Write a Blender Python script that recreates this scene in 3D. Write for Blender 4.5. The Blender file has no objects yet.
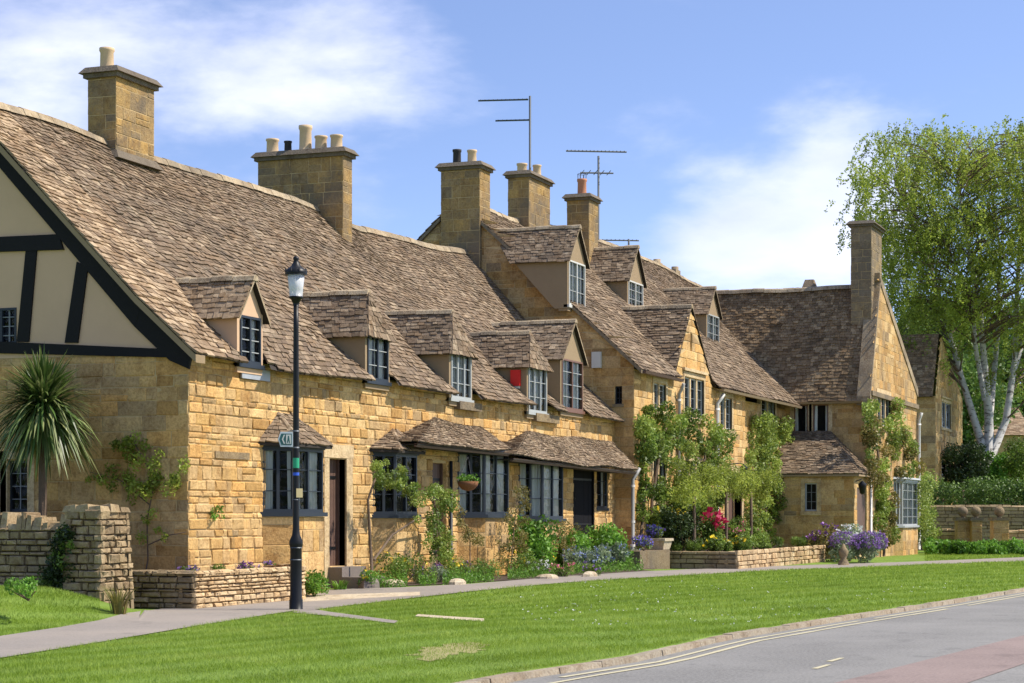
import bpy, math, random
import numpy as np
from mathutils import Vector, Matrix
random.seed(7); rng = np.random.default_rng(7)
R = math.radians
SC = bpy.context.scene
COL = SC.collection
# ------------------------------------------------------------------ camera, sky, sun, exposure
CAM_Z, FPX, HY, AX = 1.6, 2000.0, 515.0, R(20.8)
cd = bpy.data.cameras.new('camera'); cam = bpy.data.objects.new('camera', cd); COL.objects.link(cam)
cam.location = (0, 0, CAM_Z); cam.rotation_euler = (R(90), 0, AX - R(90))
cd.sensor_width = 36; cd.lens = FPX * 36 / 1024; cd.shift_y = (HY - 341.5) / 1024
cd.clip_start = 0.5; cd.clip_end = 4000
SC.camera = cam
SUN = Vector((0.24, -0.58, 0.78)).normalized()
sl = bpy.data.lights.new('sun', 'SUN'); sl.energy = 4.7; sl.angle = R(0.55); sl.color = (1.0, 0.93, 0.82)
so = bpy.data.objects.new('sun', sl); COL.objects.link(so)
so.rotation_euler = SUN.to_track_quat('Z', 'Y').to_euler()
W = bpy.data.worlds.new('World'); SC.world = W; W.use_nodes = True
nt = W.node_tree; nt.nodes.clear()
def N(tree, typ, **kw):
    n = tree.nodes.new(typ)
    for k, v in kw.items():
        if k.startswith('i_'): n.inputs[k[2:].replace('_', ' ')].default_value = v
        else: setattr(n, k, v)
    return n
out = N(nt, 'ShaderNodeOutputWorld'); bg = N(nt, 'ShaderNodeBackground'); bg.inputs[1].default_value = 0.135
sky = N(nt, 'ShaderNodeTexSky'); sky.sky_type = 'NISHITA'; sky.sun_disc = False
sky.sun_elevation = math.asin(SUN.z); sky.sun_rotation = math.atan2(SUN.x, SUN.y)
sky.air_density = 1.0; sky.dust_density = 0.3; sky.ozone_density = 3.0
tc = N(nt, 'ShaderNodeTexCoord')
mp = N(nt, 'ShaderNodeMapping'); mp.inputs['Scale'].default_value = (1.0, 1.0, 2.6); mp.inputs['Location'].default_value = (0.35, 0.1, 0.0)
nt.links.new(tc.outputs['Generated'], mp.inputs[0])
nz = N(nt, 'ShaderNodeTexNoise'); nz.inputs['Scale'].default_value = 5.5; nz.inputs['Detail'].default_value = 9; nz.inputs['Roughness'].default_value = 0.56; nz.inputs['Distortion'].default_value = 0.1
nt.links.new(mp.outputs[0], nz.inputs[0])
# cloud banks: directions where cloud gathers (left, and low on the right)
def bank(direction, tight, amount):
    d = N(nt, 'ShaderNodeVectorMath', operation='DISTANCE'); d.inputs[1].default_value = direction
    nm = N(nt, 'ShaderNodeVectorMath', operation='NORMALIZE'); nt.links.new(tc.outputs['Generated'], nm.inputs[0]); nt.links.new(nm.outputs[0], d.inputs[0])
    m = N(nt, 'ShaderNodeMapRange'); m.inputs['From Min'].default_value = 0; m.inputs['From Max'].default_value = tight
    m.inputs['To Min'].default_value = amount; m.inputs['To Max'].default_value = 0; m.interpolation_type = 'SMOOTHSTEP'
    nt.links.new(d.outputs['Value'], m.inputs['Value']); return m.outputs[0]
def sdir(px, py):
    t = (px - 512) / FPX; e = (HY - py) / FPX
    v = Vector((math.cos(AX) + t * math.sin(AX), math.sin(AX) - t * math.cos(AX), e)); return tuple(v.normalized())
banks = [bank(sdir(40, 30), 0.17, 0.24), bank(sdir(330, 90), 0.12, 0.25), bank(sdir(790, 250), 0.075, 0.3), bank(sdir(700, 250), 0.06, 0.22), bank(sdir(880, 200), 0.06, 0.2)]
acc = nz.outputs['Fac']
for b in banks:
    a = N(nt, 'ShaderNodeMath', operation='ADD'); nt.links.new(acc, a.inputs[0]); nt.links.new(b, a.inputs[1]); acc = a.outputs[0]
cr = N(nt, 'ShaderNodeMapRange'); cr.inputs['From Min'].default_value = 0.53; cr.inputs['From Max'].default_value = 0.82; cr.interpolation_type = 'SMOOTHSTEP'
cr.inputs['To Max'].default_value = 0.78
nt.links.new(acc, cr.inputs['Value'])
nz2 = N(nt, 'ShaderNodeTexNoise'); nz2.inputs['Scale'].default_value = 9; nz2.inputs['Detail'].default_value = 6; nt.links.new(mp.outputs[0], nz2.inputs[0])
cc = N(nt, 'ShaderNodeValToRGB'); cc.color_ramp.elements[0].position = 0.35; cc.color_ramp.elements[0].color = (4.5, 4.8, 6.3, 1); cc.color_ramp.elements[1].position = 0.62; cc.color_ramp.elements[1].color = (6.3, 6.4, 7.3, 1)
nt.links.new(nz2.outputs['Fac'], cc.inputs[0])
hs = N(nt, 'ShaderNodeHueSaturation'); hs.inputs['Saturation'].default_value = 1.0; hs.inputs['Value'].default_value = 1.0
svm = N(nt, 'ShaderNodeVectorMath', operation='MULTIPLY'); svm.inputs[1].default_value = (1, 1, 2.6); nt.links.new(tc.outputs['Generated'], svm.inputs[0]); nt.links.new(svm.outputs[0], sky.inputs['Vector'])
skt = N(nt, 'ShaderNodeMix', data_type='RGBA', blend_type='MULTIPLY'); skt.inputs['Factor'].default_value = 1; skt.inputs['B'].default_value = (1.50, 1.34, 1.34, 1); nt.links.new(sky.outputs[0], skt.inputs['A'])
nt.links.new(skt.outputs['Result'], hs.inputs['Color'])
mx = N(nt, 'ShaderNodeMix', data_type='RGBA')
nt.links.new(cr.outputs[0], mx.inputs['Factor']); nt.links.new(hs.outputs[0], mx.inputs['A']); nt.links.new(cc.outputs[0], mx.inputs['B'])
nt.links.new(mx.outputs['Result'], bg.inputs[0]); nt.links.new(bg.outputs[0], out.inputs[0])
SC.view_settings.view_transform = 'Standard'; SC.view_settings.look = 'None'; SC.view_settings.exposure = 0.55; SC.view_settings.gamma = 1.0

# ------------------------------------------------------------------ surveying helpers (pixel ray meets a known plane)
def TH(px): return AX - math.atan((px - 512) / FPX)
def XF(px, Y): return Y / math.tan(TH(px))
def YF(px, X): return X * math.tan(TH(px))
def DEP(X, Y): return X * math.cos(AX) + Y * math.sin(AX)
def ZF(py, X, Y): return CAM_Z + (HY - py) * DEP(X, Y) / FPX
def AT(px, d):
    l = (px - 512) / FPX * d
    return (d * math.cos(AX) + l * math.sin(AX), d * math.sin(AX) - l * math.cos(AX))
def GP(px, py, z=None):
    if z is not None: return AT(px, (CAM_Z - z) * FPX / (py - HY))
    z = .2
    for _ in range(14): x, y = AT(px, (CAM_Z - z) * FPX / (py - HY)); z = .5 * z + .5 * gz(x, y)
    return x, y

# ------------------------------------------------------------------ materials
def mat(name): m = bpy.data.materials.new(name); m.use_nodes = True; t = m.node_tree; return m, t, t.nodes['Principled BSDF']
def noise(t, scale, detail=4, rough=0.55, vec=None, sc=None):
    n = N(t, 'ShaderNodeTexNoise'); n.inputs['Scale'].default_value = scale; n.inputs['Detail'].default_value = detail; n.inputs['Roughness'].default_value = rough
    c = N(t, 'ShaderNodeTexCoord'); o = c.outputs['Object']
    if sc:
        m = N(t, 'ShaderNodeMapping'); m.inputs['Scale'].default_value = sc; t.links.new(o, m.inputs[0]); o = m.outputs[0]
    t.links.new(o, n.inputs[0]); return n.outputs['Fac']
def ramp(t, fac, stops):
    r = N(t, 'ShaderNodeValToRGB'); cr = r.color_ramp
    while len(cr.elements) < len(stops): cr.elements.new(0.5)
    for e, (p, c) in zip(cr.elements, stops): e.position = p; e.color = (c[0], c[1], c[2], 1) if not isinstance(c, float) else (c, c, c, 1)
    t.links.new(fac, r.inputs[0]); return r.outputs[0]
def mixc(t, fac, a, b, bt='MIX'):
    m = N(t, 'ShaderNodeMix', data_type='RGBA', blend_type=bt)
    for s, v in (('Factor', fac), ('A', a), ('B', b)):
        if isinstance(v, (int, float)): m.inputs[s].default_value = v
        elif isinstance(v, tuple): m.inputs[s].default_value = (*v, 1)
        else: t.links.new(v, m.inputs[s])
    return m.outputs['Result']
def rnd(t, comp=0):
    a = N(t, 'ShaderNodeAttribute'); a.attribute_name = 'rnd'
    s = N(t, 'ShaderNodeSeparateXYZ'); t.links.new(a.outputs['Vector'], s.inputs[0]); return s.outputs[comp]
def bump(t, bs, h, dist, strength=1.0):
    b = N(t, 'ShaderNodeBump'); b.inputs['Distance'].default_value = dist; b.inputs['Strength'].default_value = strength
    t.links.new(h, b.inputs['Height']); t.links.new(b.outputs[0], bs.inputs['Normal'])
def stone_mat(name, cols, stain=(0.13, 0.11, 0.085), stain_lo=0.55, stain_hi=0.75, stain_amt=0.6, bd=0.02, grain=22, lichen=None):
    m, t, bs = mat(name)
    c = ramp(t, rnd(t, 0), [(i / (len(cols) - 1), x) for i, x in enumerate(cols)])
    c = mixc(t, ramp(t, noise(t, 9, 6, 0.65), [(0.3, 0.0), (0.75, 1.0)]), c, (1.22, 1.2, 1.12), 'MULTIPLY')
    c = mixc(t, ramp(t, noise(t, 0.45, 5, 0.6), [(0.35, 0.0), (0.7, 0.8)]), c, (1.04, 1.0, .95), 'MULTIPLY')
    c = mixc(t, ramp(t, noise(t, 3.0, 8, 0.78), [(0.48, 0.0), (0.64, 0.8)]), c, (.58, .50, .43), 'MULTIPLY')
    c = mixc(t, ramp(t, noise(t, grain, 5, 0.7), [(0.35, 0.55), (0.55, 0.0)]), c, (0.5, 0.42, 0.34), 'MULTIPLY')
    f = ramp(t, noise(t, 0.9, 7, 0.7), [(stain_lo, 0.0), (stain_hi, stain_amt)])
    c = mixc(t, f, c, stain)
    c = mixc(t, ramp(t, noise(t, 1.6, 6, 0.7, sc=(1.6, 1.6, .22)), [(0.55, 0.0), (0.7, stain_amt * .6)]), c, (.20, .15, .10))
    if lichen: c = mixc(t, ramp(t, noise(t, 3.1, 8, 0.75), [(0.58, 0.0), (0.66, 0.55)]), c, lichen)
    t.links.new(c, bs.inputs['Base Color']); bs.inputs['Roughness'].default_value = 0.92; bs.inputs['Specular IOR Level'].default_value = 0.2
    bump(t, bs, noise(t, grain, 8, 0.68), bd); return m
def plain(name, col, rough=0.6, var=0.15, scale=6, bd=0.0, metal=0.0, spec=0.4):
    m, t, bs = mat(name)
    c = mixc(t, noise(t, scale, 6, 0.65), tuple(x * (1 - var) for x in col), tuple(min(1, x * (1 + var)) for x in col))
    t.links.new(c, bs.inputs['Base Color']); bs.inputs['Roughness'].default_value = rough; bs.inputs['Metallic'].default_value = metal; bs.inputs['Specular IOR Level'].default_value = spec
    if bd: bump(t, bs, noise(t, scale * 5, 6, 0.6), bd)
    return m
def leaf_mat(name, cols, trans=0.35, rough=0.5):
    m, t, bs = mat(name)
    c = ramp(t, rnd(t, 0), [(i / (len(cols) - 1), x) for i, x in enumerate(cols)])
    v = N(t, 'ShaderNodeMath', operation='MULTIPLY_ADD'); t.links.new(rnd(t, 1), v.inputs[0]); v.inputs[1].default_value = 0.7; v.inputs[2].default_value = 0.65
    h = N(t, 'ShaderNodeHueSaturation'); t.links.new(c, h.inputs['Color']); t.links.new(v.outputs[0], h.inputs['Value'])
    t.links.new(h.outputs[0], bs.inputs['Base Color']); bs.inputs['Roughness'].default_value = rough; bs.inputs['Specular IOR Level'].default_value = 0.35
    tr = N(t, 'ShaderNodeBsdfTranslucent'); t.links.new(h.outputs[0], tr.inputs[0]); ms = N(t, 'ShaderNodeMixShader'); ms.inputs[0].default_value = trans
    t.links.new(bs.outputs[0], ms.inputs[1]); t.links.new(tr.outputs[0], ms.inputs[2]); t.links.new(ms.outputs[0], t.nodes['Material Output'].inputs[0]); return m
M = {}
OCH = [(0.40, 0.235, 0.085), (0.53, 0.335, 0.13), (0.64, 0.425, 0.185), (0.46, 0.31, 0.15), (0.70, 0.49, 0.235), (0.40, 0.255, 0.11), (0.62, 0.36, 0.125), (0.60, 0.40, 0.185), (0.33, 0.235, 0.13)]
M['stone'] = stone_mat('honey_stone', OCH, stain_amt=0.5)
M['stone_b'] = stone_mat('honey_stone_weathered', [(x[0] * 0.88, x[1] * 0.9, x[2] * 0.95) for x in OCH], stain_lo=0.5, stain_hi=0.72, stain_amt=0.55)
M['stone_grey'] = stone_mat('grey_weathered_stone', [(0.20, 0.155, 0.10), (0.29, 0.22, 0.13), (0.34, 0.25, 0.13), (0.25, 0.20, 0.14), (0.31, 0.23, 0.12)], stain_lo=0.42, stain_hi=0.6, stain_amt=0.7)
M['chim'] = stone_mat('chimney_stone', [(0.28, 0.19, 0.09), (0.38, 0.25, 0.095), (0.24, 0.18, 0.11), (0.42, 0.27, 0.10), (0.33, 0.24, 0.13)], stain_lo=0.45, stain_hi=0.62, stain_amt=0.75, lichen=(0.42, 0.25, 0.07))
M['mortar'] = plain('lime_mortar', (0.50, 0.36, 0.18), 0.95, 0.25, 5, 0.01)
M['dry'] = stone_mat('dry_wall_stone', [(0.46, 0.34, 0.20), (0.58, 0.45, 0.28), (0.38, 0.27, 0.155), (0.54, 0.38, 0.21), (0.62, 0.49, 0.32)], stain_amt=0.35)
M['drydark'] = stone_mat('dry_wall_stone_shaded_stained', [(0.24, 0.185, 0.115), (0.33, 0.25, 0.145), (0.40, 0.31, 0.19), (0.28, 0.205, 0.12)], stain_lo=0.48, stain_hi=0.66, stain_amt=0.6)  # stained dry stone, with the shade of side walls and pier painted into it
M['gapdark'] = plain('wall_joint_earth', (0.07, 0.055, 0.04), 1.0, 0.3, 8)
TIL = [(0.10, 0.074, 0.05), (0.18, 0.132, 0.088), (0.25, 0.188, 0.13), (0.15, 0.108, 0.074), (0.21, 0.16, 0.115), (0.34, 0.265, 0.185), (0.125, 0.095, 0.068), (0.22, 0.155, 0.098), (0.19, 0.145, 0.105)]
M['tile'] = stone_mat('stone_roof_tile', TIL, stain=(0.10, 0.082, 0.065), stain_lo=0.5, stain_hi=0.68, stain_amt=0.5, bd=0.012, grain=16, lichen=(0.40, 0.33, 0.23))
M['tile_l'] = stone_mat('pale_stone_roof_tile', [(0.15, 0.105, 0.066), (0.30, 0.22, 0.145), (0.46, 0.355, 0.24), (0.22, 0.155, 0.10), (0.36, 0.27, 0.18), (0.26, 0.18, 0.108), (0.20, 0.145, 0.1)], stain_lo=0.5, stain_hi=0.7, stain_amt=0.5, bd=0.012, grain=16)
M['tile_d'] = stone_mat('dark_stone_roof_tile', [(x[0] * 1.08, x[1] * 1.02, x[2] * .88) for x in TIL], stain=(0.08, 0.068, 0.05), stain_lo=0.5, stain_hi=0.68, stain_amt=0.5, bd=0.012, grain=16)
M['ridge'] = stone_mat('ridge_stone', [(0.36, 0.29, 0.20), (0.44, 0.36, 0.25), (0.32, 0.25, 0.17)], stain_amt=0.6, stain_lo=0.45, stain_hi=0.62, lichen=(0.45, 0.30, 0.12))
M['under'] = plain('roof_battens', (0.035, 0.028, 0.022), 1.0)
M['cream'] = plain('cream_render', (0.58, 0.385, 0.24), 0.9, 0.12, 1.3, 0.004)
M['buff'] = plain('buff_render', (0.28, 0.20, 0.115), 0.9, 0.12, 3, 0.006)
M['timber'] = plain('black_painted_timber', (0.008, 0.007, 0.007), 0.65, 0.4, 12, 0.004, spec=0.2)
M['slate'] = plain('slate_blue_paint', (0.016, 0.022, 0.032), 0.5, 0.2, 10)
M['white'] = plain('white_paint', (0.55, 0.54, 0.50), 0.5, 0.06, 10)
M['greyw'] = plain('grey_white_paint', (0.36, 0.37, 0.36), 0.55, 0.12, 10)
M['brownp'] = plain('brown_paint', (0.16, 0.075, 0.045), 0.5, 0.1, 10)
M['mull'] = stone_mat('mullion_stone', [(0.52, 0.40, 0.24), (0.60, 0.47, 0.29)], stain_amt=0.4)
M['door'] = plain('dark_oak_door', (0.11, 0.062, 0.045), 0.6, 0.35, 9, 0.003)
M['doorb'] = plain('black_blue_door', (0.007, 0.007, 0.009), 0.8, 0.2, 9, spec=.1)
M['capst'] = stone_mat('sooty_cap_stone', [(0.13, 0.11, 0.085), (0.18, 0.15, 0.115)], stain_lo=0.4, stain_hi=0.6, stain_amt=0.6)
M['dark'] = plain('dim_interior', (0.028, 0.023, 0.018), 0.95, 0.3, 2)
M['lead'] = plain('lead_flashing', (0.34, 0.36, 0.40), 0.6, 0.25, 7)
M['iron'] = plain('black_lamp_paint', (0.006, 0.006, 0.007), 0.45, 0.2, 8, spec=0.3)
M['alu'] = plain('dull_aluminium', (0.10, 0.11, 0.12), 0.5, 0.2, 8, metal=0.4)
M['pot'] = plain('buff_chimney_pot', (0.58, 0.42, 0.25), 0.85, 0.2, 6)
M['potr'] = plain('red_chimney_pot', (0.46, 0.20, 0.11), 0.85, 0.2, 6)
M['potd'] = plain('sooty_cowl', (0.03, 0.028, 0.027), 0.8, 0.2, 6)
M['curt'] = plain('white_curtain', (0.92, 0.85, 0.74), 0.9, 0.08, 14)
M['red'] = plain('red_plastic', (0.62, 0.02, 0.02), 0.35, 0.05, 5)
M['pipe'] = plain('pale_grey_pipe', (0.30, 0.29, 0.27), 0.5, 0.12, 6)
M['soil'] = plain('dark_soil', (0.075, 0.05, 0.032), 1.0, 0.4, 6, 0.03)
M['step'] = plain('worn_step_stone', (0.17, 0.14, 0.12), 0.9, 0.25, 5, 0.01)
M['basket'] = plain('coir_basket', (0.26, 0.11, 0.05), 0.95, 0.35, 30, 0.02)
M['leadcame'] = plain('lead_glazing_bar', (0.18, 0.19, 0.20), 0.6, 0.2, 9)
# window glass
g, t, bs = mat('window_glass')
bs.inputs['Base Color'].default_value = (0.02, 0.024, 0.028, 1); bs.inputs['Roughness'].default_value = 0.04; bs.inputs['Specular IOR Level'].default_value = 0.9
bump(t, bs, noise(t, 3.5, 2), 0.03)
tp = N(t, 'ShaderNodeBsdfTransparent'); tp.inputs[0].default_value = (0.85, 0.9, 0.92, 1); ms = N(t, 'ShaderNodeMixShader'); fr = N(t, 'ShaderNodeFresnel'); fr.inputs[0].default_value = 1.5
ad = N(t, 'ShaderNodeMath', operation='ADD'); ad.inputs[1].default_value = 0.05; t.links.new(fr.outputs[0], ad.inputs[0]); t.links.new(ad.outputs[0], ms.inputs[0])
t.links.new(tp.outputs[0], ms.inputs[1]); t.links.new(bs.outputs[0], ms.inputs[2]); t.links.new(ms.outputs[0], t.nodes['Material Output'].inputs[0]); M['glass'] = g
g, t, bs = mat('lantern_glass')
bs.inputs['Base Color'].default_value = (0.75, 0.76, 0.78, 1); bs.inputs['Roughness'].default_value = 0.25
tp = N(t, 'ShaderNodeBsdfTransparent'); ms = N(t, 'ShaderNodeMixShader'); ms.inputs[0].default_value = 0.5
t.links.new(tp.outputs[0], ms.inputs[1]); t.links.new(bs.outputs[0], ms.inputs[2]); t.links.new(ms.outputs[0], t.nodes['Material Output'].inputs[0]); M['lglass'] = g
# foliage
M['lf_mid'] = leaf_mat('leaf_mid_green', [(0.08, 0.14, 0.022), (0.15, 0.23, 0.035), (0.22, 0.30, 0.055)])
M['lf_fresh'] = leaf_mat('leaf_fresh_green', [(0.08, 0.18, 0.02), (0.13, 0.28, 0.03), (0.2, 0.36, 0.05)])
M['lf_vine'] = leaf_mat('leaf_climber', [(0.10, 0.17, 0.025), (0.20, 0.28, 0.045), (0.30, 0.36, 0.075), (0.16, 0.24, 0.035)])
M['lf_olive'] = leaf_mat('leaf_olive_bronze', [(0.10, 0.11, 0.025), (0.20, 0.19, 0.05), (0.26, 0.19, 0.06), (0.14, 0.17, 0.035)])
M['lf_dark'] = leaf_mat('leaf_dark_green', [(0.018, 0.035, 0.01), (0.035, 0.06, 0.015), (0.055, 0.085, 0.02)], 0.2)
M['lf_birch'] = leaf_mat('leaf_birch', [(0.20, 0.26, 0.035), (0.30, 0.37, 0.055), (0.40, 0.44, 0.085)], 0.5)
M['lf_back'] = leaf_mat('leaf_background', [(0.06, 0.12, 0.022), (0.11, 0.19, 0.035), (0.17, 0.25, 0.055)], 0.3)
M['lf_grey'] = leaf_mat('leaf_silver', [(0.12, 0.17, 0.09), (0.2, 0.26, 0.15), (0.28, 0.33, 0.2)])
M['lf_palm'] = leaf_mat('leaf_cordyline', [(0.03, 0.07, 0.015), (0.07, 0.12, 0.025), (0.16, 0.21, 0.06), (0.26, 0.28, 0.12)], 0.2, 0.4)
def fl(name, a, b): M[name] = leaf_mat('petal_' + name, [a, b], 0.3)
fl('yellow', (0.80, 0.55, 0.02), (0.9, 0.7, 0.05)); fl('blue', (0.10, 0.09, 0.38), (0.22, 0.18, 0.55)); fl('crimson', (0.38, 0.01, 0.06), (0.6, 0.03, 0.12))
fl('pink', (0.75, 0.12, 0.28), (0.85, 0.3, 0.42)); fl('lavender', (0.20, 0.10, 0.34), (0.36, 0.22, 0.52)); fl('whitef', (0.8, 0.8, 0.78), (0.85, 0.82, 0.86)); fl('purple', (0.12, 0.03, 0.22), (0.3, 0.12, 0.4)); fl('forget', (0.25, 0.33, 0.62), (0.4, 0.45, 0.75))
M['bark'] = plain('brown_bark', (0.13, 0.09, 0.06), 0.95, 0.4, 9, 0.02)
m, t, bs = mat('birch_bark')
c = mixc(t, ramp(t, noise(t, 3.2, 6, 0.7, sc=(1, 1, 2.2)), [(0.52, 0.0), (0.62, 1.0)]), (0.46, 0.44, 0.42), (0.08, 0.07, 0.06)); t.links.new(c, bs.inputs['Base Color']); bs.inputs['Roughness'].default_value = 0.8; M['birch'] = m
# grass / ground
def grass_mat(name, blade):
    m, t, bs = mat(name)
    c = ramp(t, noise(t, 0.55, 6, 0.65), [(0.3, (0.145, 0.225, 0.02)), (0.5, (0.19, 0.29, 0.028)), (0.7, (0.25, 0.34, 0.05))])
    w = N(t, 'ShaderNodeTexWave'); w.inputs['Scale'].default_value = 0.42; w.inputs['Distortion'].default_value = 1.6; w.inputs['Detail'].default_value = 2; w.inputs['Detail Scale'].default_value = 0.6
    tcn = N(t, 'ShaderNodeTexCoord'); mpn = N(t, 'ShaderNodeMapping'); mpn.inputs['Rotation'].default_value = (0, 0, R(104)); t.links.new(tcn.outputs['Object'], mpn.inputs[0]); t.links.new(mpn.outputs[0], w.inputs[0])
    c = mixc(t, ramp(t, w.outputs['Fac'], [(0.3, 0.0), (0.9, 0.4)]), c, (0.31, 0.43, 0.10))
    c = mixc(t, ramp(t, noise(t, 2.4, 6, 0.7), [(0.55, 0.0), (0.72, 0.4)]), c, (0.30, 0.33, 0.09))
    if blade: c = mixc(t, rnd(t, 0), c, (1.5, 1.35, 1.5), 'MULTIPLY')
    else: c = mixc(t, 0.55, c, (0.55, 0.6, 0.5), 'MULTIPLY')
    t.links.new(c, bs.inputs['Base Color']); bs.inputs['Roughness'].default_value = 0.7; bs.inputs['Specular IOR Level'].default_value = 0.2
    if blade:
        tr = N(t, 'ShaderNodeBsdfTranslucent'); t.links.new(c, tr.inputs[0]); ms = N(t, 'ShaderNodeMixShader'); ms.inputs[0].default_value = 0.4
        t.links.new(bs.outputs[0], ms.inputs[1]); t.links.new(tr.outputs[0], ms.inputs[2]); t.links.new(ms.outputs[0], t.nodes['Material Output'].inputs[0])
    else: bump(t, bs, noise(t, 30, 5, 0.7), 0.03)
    return m
M['lawn'] = grass_mat('turf', False); M['blade'] = grass_mat('grass_blade', True)
def speckle(name, a, b, sc=60, big=None, bd=0.004):
    m, t, bs = mat(name); c = mixc(t, ramp(t, noise(t, sc, 3, 0.8), [(0.35, 0.0), (0.65, 1.0)]), a, b)
    c = mixc(t, ramp(t, noise(t, 0.5, 6, 0.6), [(0.35, 0.0), (0.7, 0.45)]), c, big or tuple(x * 1.3 for x in b))
    c = mixc(t, ramp(t, noise(t, 1.3, 8, 0.75), [(0.56, 0.0), (0.62, 0.3)]), c, tuple(x * 0.6 for x in a))
    t.links.new(c, bs.inputs['Base Color']); bs.inputs['Roughness'].default_value = 0.9; bs.inputs['Specular IOR Level'].default_value = 0.25; bump(t, bs, noise(t, sc * 1.5, 4), bd); return m
M['road'] = speckle('asphalt_road', (0.12, 0.115, 0.105), (0.235, 0.225, 0.205), 28)
M['road_red'] = speckle('reddish_asphalt', (0.15, 0.112, 0.10), (0.25, 0.19, 0.165), 28)
M['path'] = speckle('worn_asphalt_path', (0.19, 0.165, 0.14), (0.29, 0.255, 0.22), 50, (0.36, 0.30, 0.24))
M['kerb'] = stone_mat('kerb_stone', [(0.27, 0.235, 0.185), (0.34, 0.295, 0.23), (0.29, 0.235, 0.175)], stain_amt=0.5)
M['earth'] = speckle('bare_earth', (0.20, 0.19, 0.07), (0.30, 0.26, 0.12), 20, bd=0.02)
M['line'] = plain('faded_cream_line_paint', (0.46, 0.41, 0.26), 0.8, 0.2, 14)
M['slab'] = stone_mat('paving_slab', [(0.46, 0.40, 0.30), (0.54, 0.46, 0.34)], stain_amt=0.3)

# ------------------------------------------------------------------ mesh building
class MB:
    def __init__(s): s.v = []; s.f = []; s.m = []; s.r = []; s.sm = []
    def q(s, pts, m=0, r=None, smooth=False):
        k = len(s.v); s.v.extend([tuple(p) for p in pts]); s.f.append(tuple(range(k, k + len(pts)))); s.m.append(m)
        s.r.append(r if r is not None else (random.random(), random.random(), 0)); s.sm.append(smooth)
    def hexa(s, b, tp, m=0, r=None, bottom=True):       # b, tp: 4 points each
        r = r or (random.random(), random.random(), 0); k = len(s.v)
        s.v.extend([tuple(p) for p in b] + [tuple(p) for p in tp])
        fs = [(4, 5, 6, 7), (0, 1, 5, 4), (1, 2, 6, 5), (2, 3, 7, 6), (3, 0, 4, 7)] + ([(3, 2, 1, 0)] if bottom else [])
        for f in fs: s.f.append(tuple(k + i for i in f)); s.m.append(m); s.r.append(r); s.sm.append(False)
    def box(s, x0, x1, y0, y1, z0, z1, m=0, r=None):
        s.hexa([(x0, y0, z0), (x1, y0, z0), (x1, y1, z0), (x0, y1, z0)], [(x0, y0, z1), (x1, y0, z1), (x1, y1, z1), (x0, y1, z1)], m, r)
    def fbox(s, fr, u0, u1, z0, z1, n0, n1, m=0, r=None):
        s.hexa([fr.p(u0, z0, n0), fr.p(u1, z0, n0), fr.p(u1, z1, n0), fr.p(u0, z1, n0)], [fr.p(u0, z0, n1), fr.p(u1, z0, n1), fr.p(u1, z1, n1), fr.p(u0, z1, n1)], m, r)
    def tube(s, pts, rad, seg=8, m=0, cap=True, r=None):
        pts = [Vector(p) for p in pts]; rad = rad if isinstance(rad, (list, tuple)) else [rad] * len(pts); k = len(s.v); r = r or (random.random(), random.random(), 0)
        for i, p in enumerate(pts):
            d = (pts[min(i + 1, len(pts) - 1)] - pts[max(i - 1, 0)]).normalized()
            a = d.orthogonal().normalized() if i == 0 else (a - d * a.dot(d)).normalized()
            b = d.cross(a)
            for j in range(seg):
                w = 2 * math.pi * j / seg; s.v.append(tuple(p + (a * math.cos(w) + b * math.sin(w)) * rad[i]))
        for i in range(len(pts) - 1):
            for j in range(seg):
                s.f.append((k + i * seg + j, k + i * seg + (j + 1) % seg, k + (i + 1) * seg + (j + 1) % seg, k + (i + 1) * seg + j)); s.m.append(m); s.r.append(r); s.sm.append(True)
        if cap:
            for q0 in (0, (len(pts) - 1) * seg): s.f.append(tuple(k + q0 + j for j in range(seg))); s.m.append(m); s.r.append(r); s.sm.append(False)
    def lathe(s, c, prof, seg=16, m=0):
        s.tube([(c[0], c[1], c[2] + z) for r_, z in prof], [max(r_, 1e-4) for r_, z in prof], seg, m)
    def build(s, name, mats, parent=None):
        me = bpy.data.meshes.new(name); me.from_pydata(s.v, [], s.f)
        if not isinstance(mats, (list, tuple)): mats = [mats]
        for x in mats: me.materials.append(M[x] if isinstance(x, str) else x)
        me.polygons.foreach_set('material_index', s.m); me.polygons.foreach_set('use_smooth', s.sm)
        a = me.attributes.new('rnd', 'FLOAT_VECTOR', 'FACE'); a.data.foreach_set('vector', np.array(s.r, dtype=np.float32).ravel())
        o = bpy.data.objects.new(name, me); COL.objects.link(o)
        if parent is not None: attach(o, parent)
        return o
def world_loc(o):
    return o.location + (world_loc(o.parent) if o.parent else Vector()) if o.type == 'EMPTY' else Vector()
def attach(o, parent):
    o.parent = parent; o.matrix_parent_inverse = Matrix.Translation(-world_loc(parent)) if parent.type == 'EMPTY' else Matrix()
def tag(o, label=None, cat=None, group=None, kind=None):
    for k, v in (('label', label), ('category', cat), ('group', group), ('kind', kind)):
        if v: o[k] = v
    return o
def thing(name, loc, label, cat, group=None):
    o = bpy.data.objects.new(name, None); COL.objects.link(o); o.location = loc; o.empty_display_size = 0.2; return tag(o, label, cat, group)
class Fr:
    def __init__(s, O, U, Nn): s.O = Vector(O); s.U = Vector(U).normalized(); s.N = Vector(Nn).normalized()
    def p(s, u, z, n=0.0): v = s.O + s.U * u + s.N * n; v.z += z; return v
def front(Y): return Fr((0, Y, 0), (1, 0, 0), (0, -1, 0))
def left(X): return Fr((X, 0, 0), (0, 1, 0), (-1, 0, 0))
def back(Y): return Fr((0, Y, 0), (1, 0, 0), (0, 1, 0))
def right(X): return Fr((X, 0, 0), (0, 1, 0), (1, 0, 0))

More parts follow.
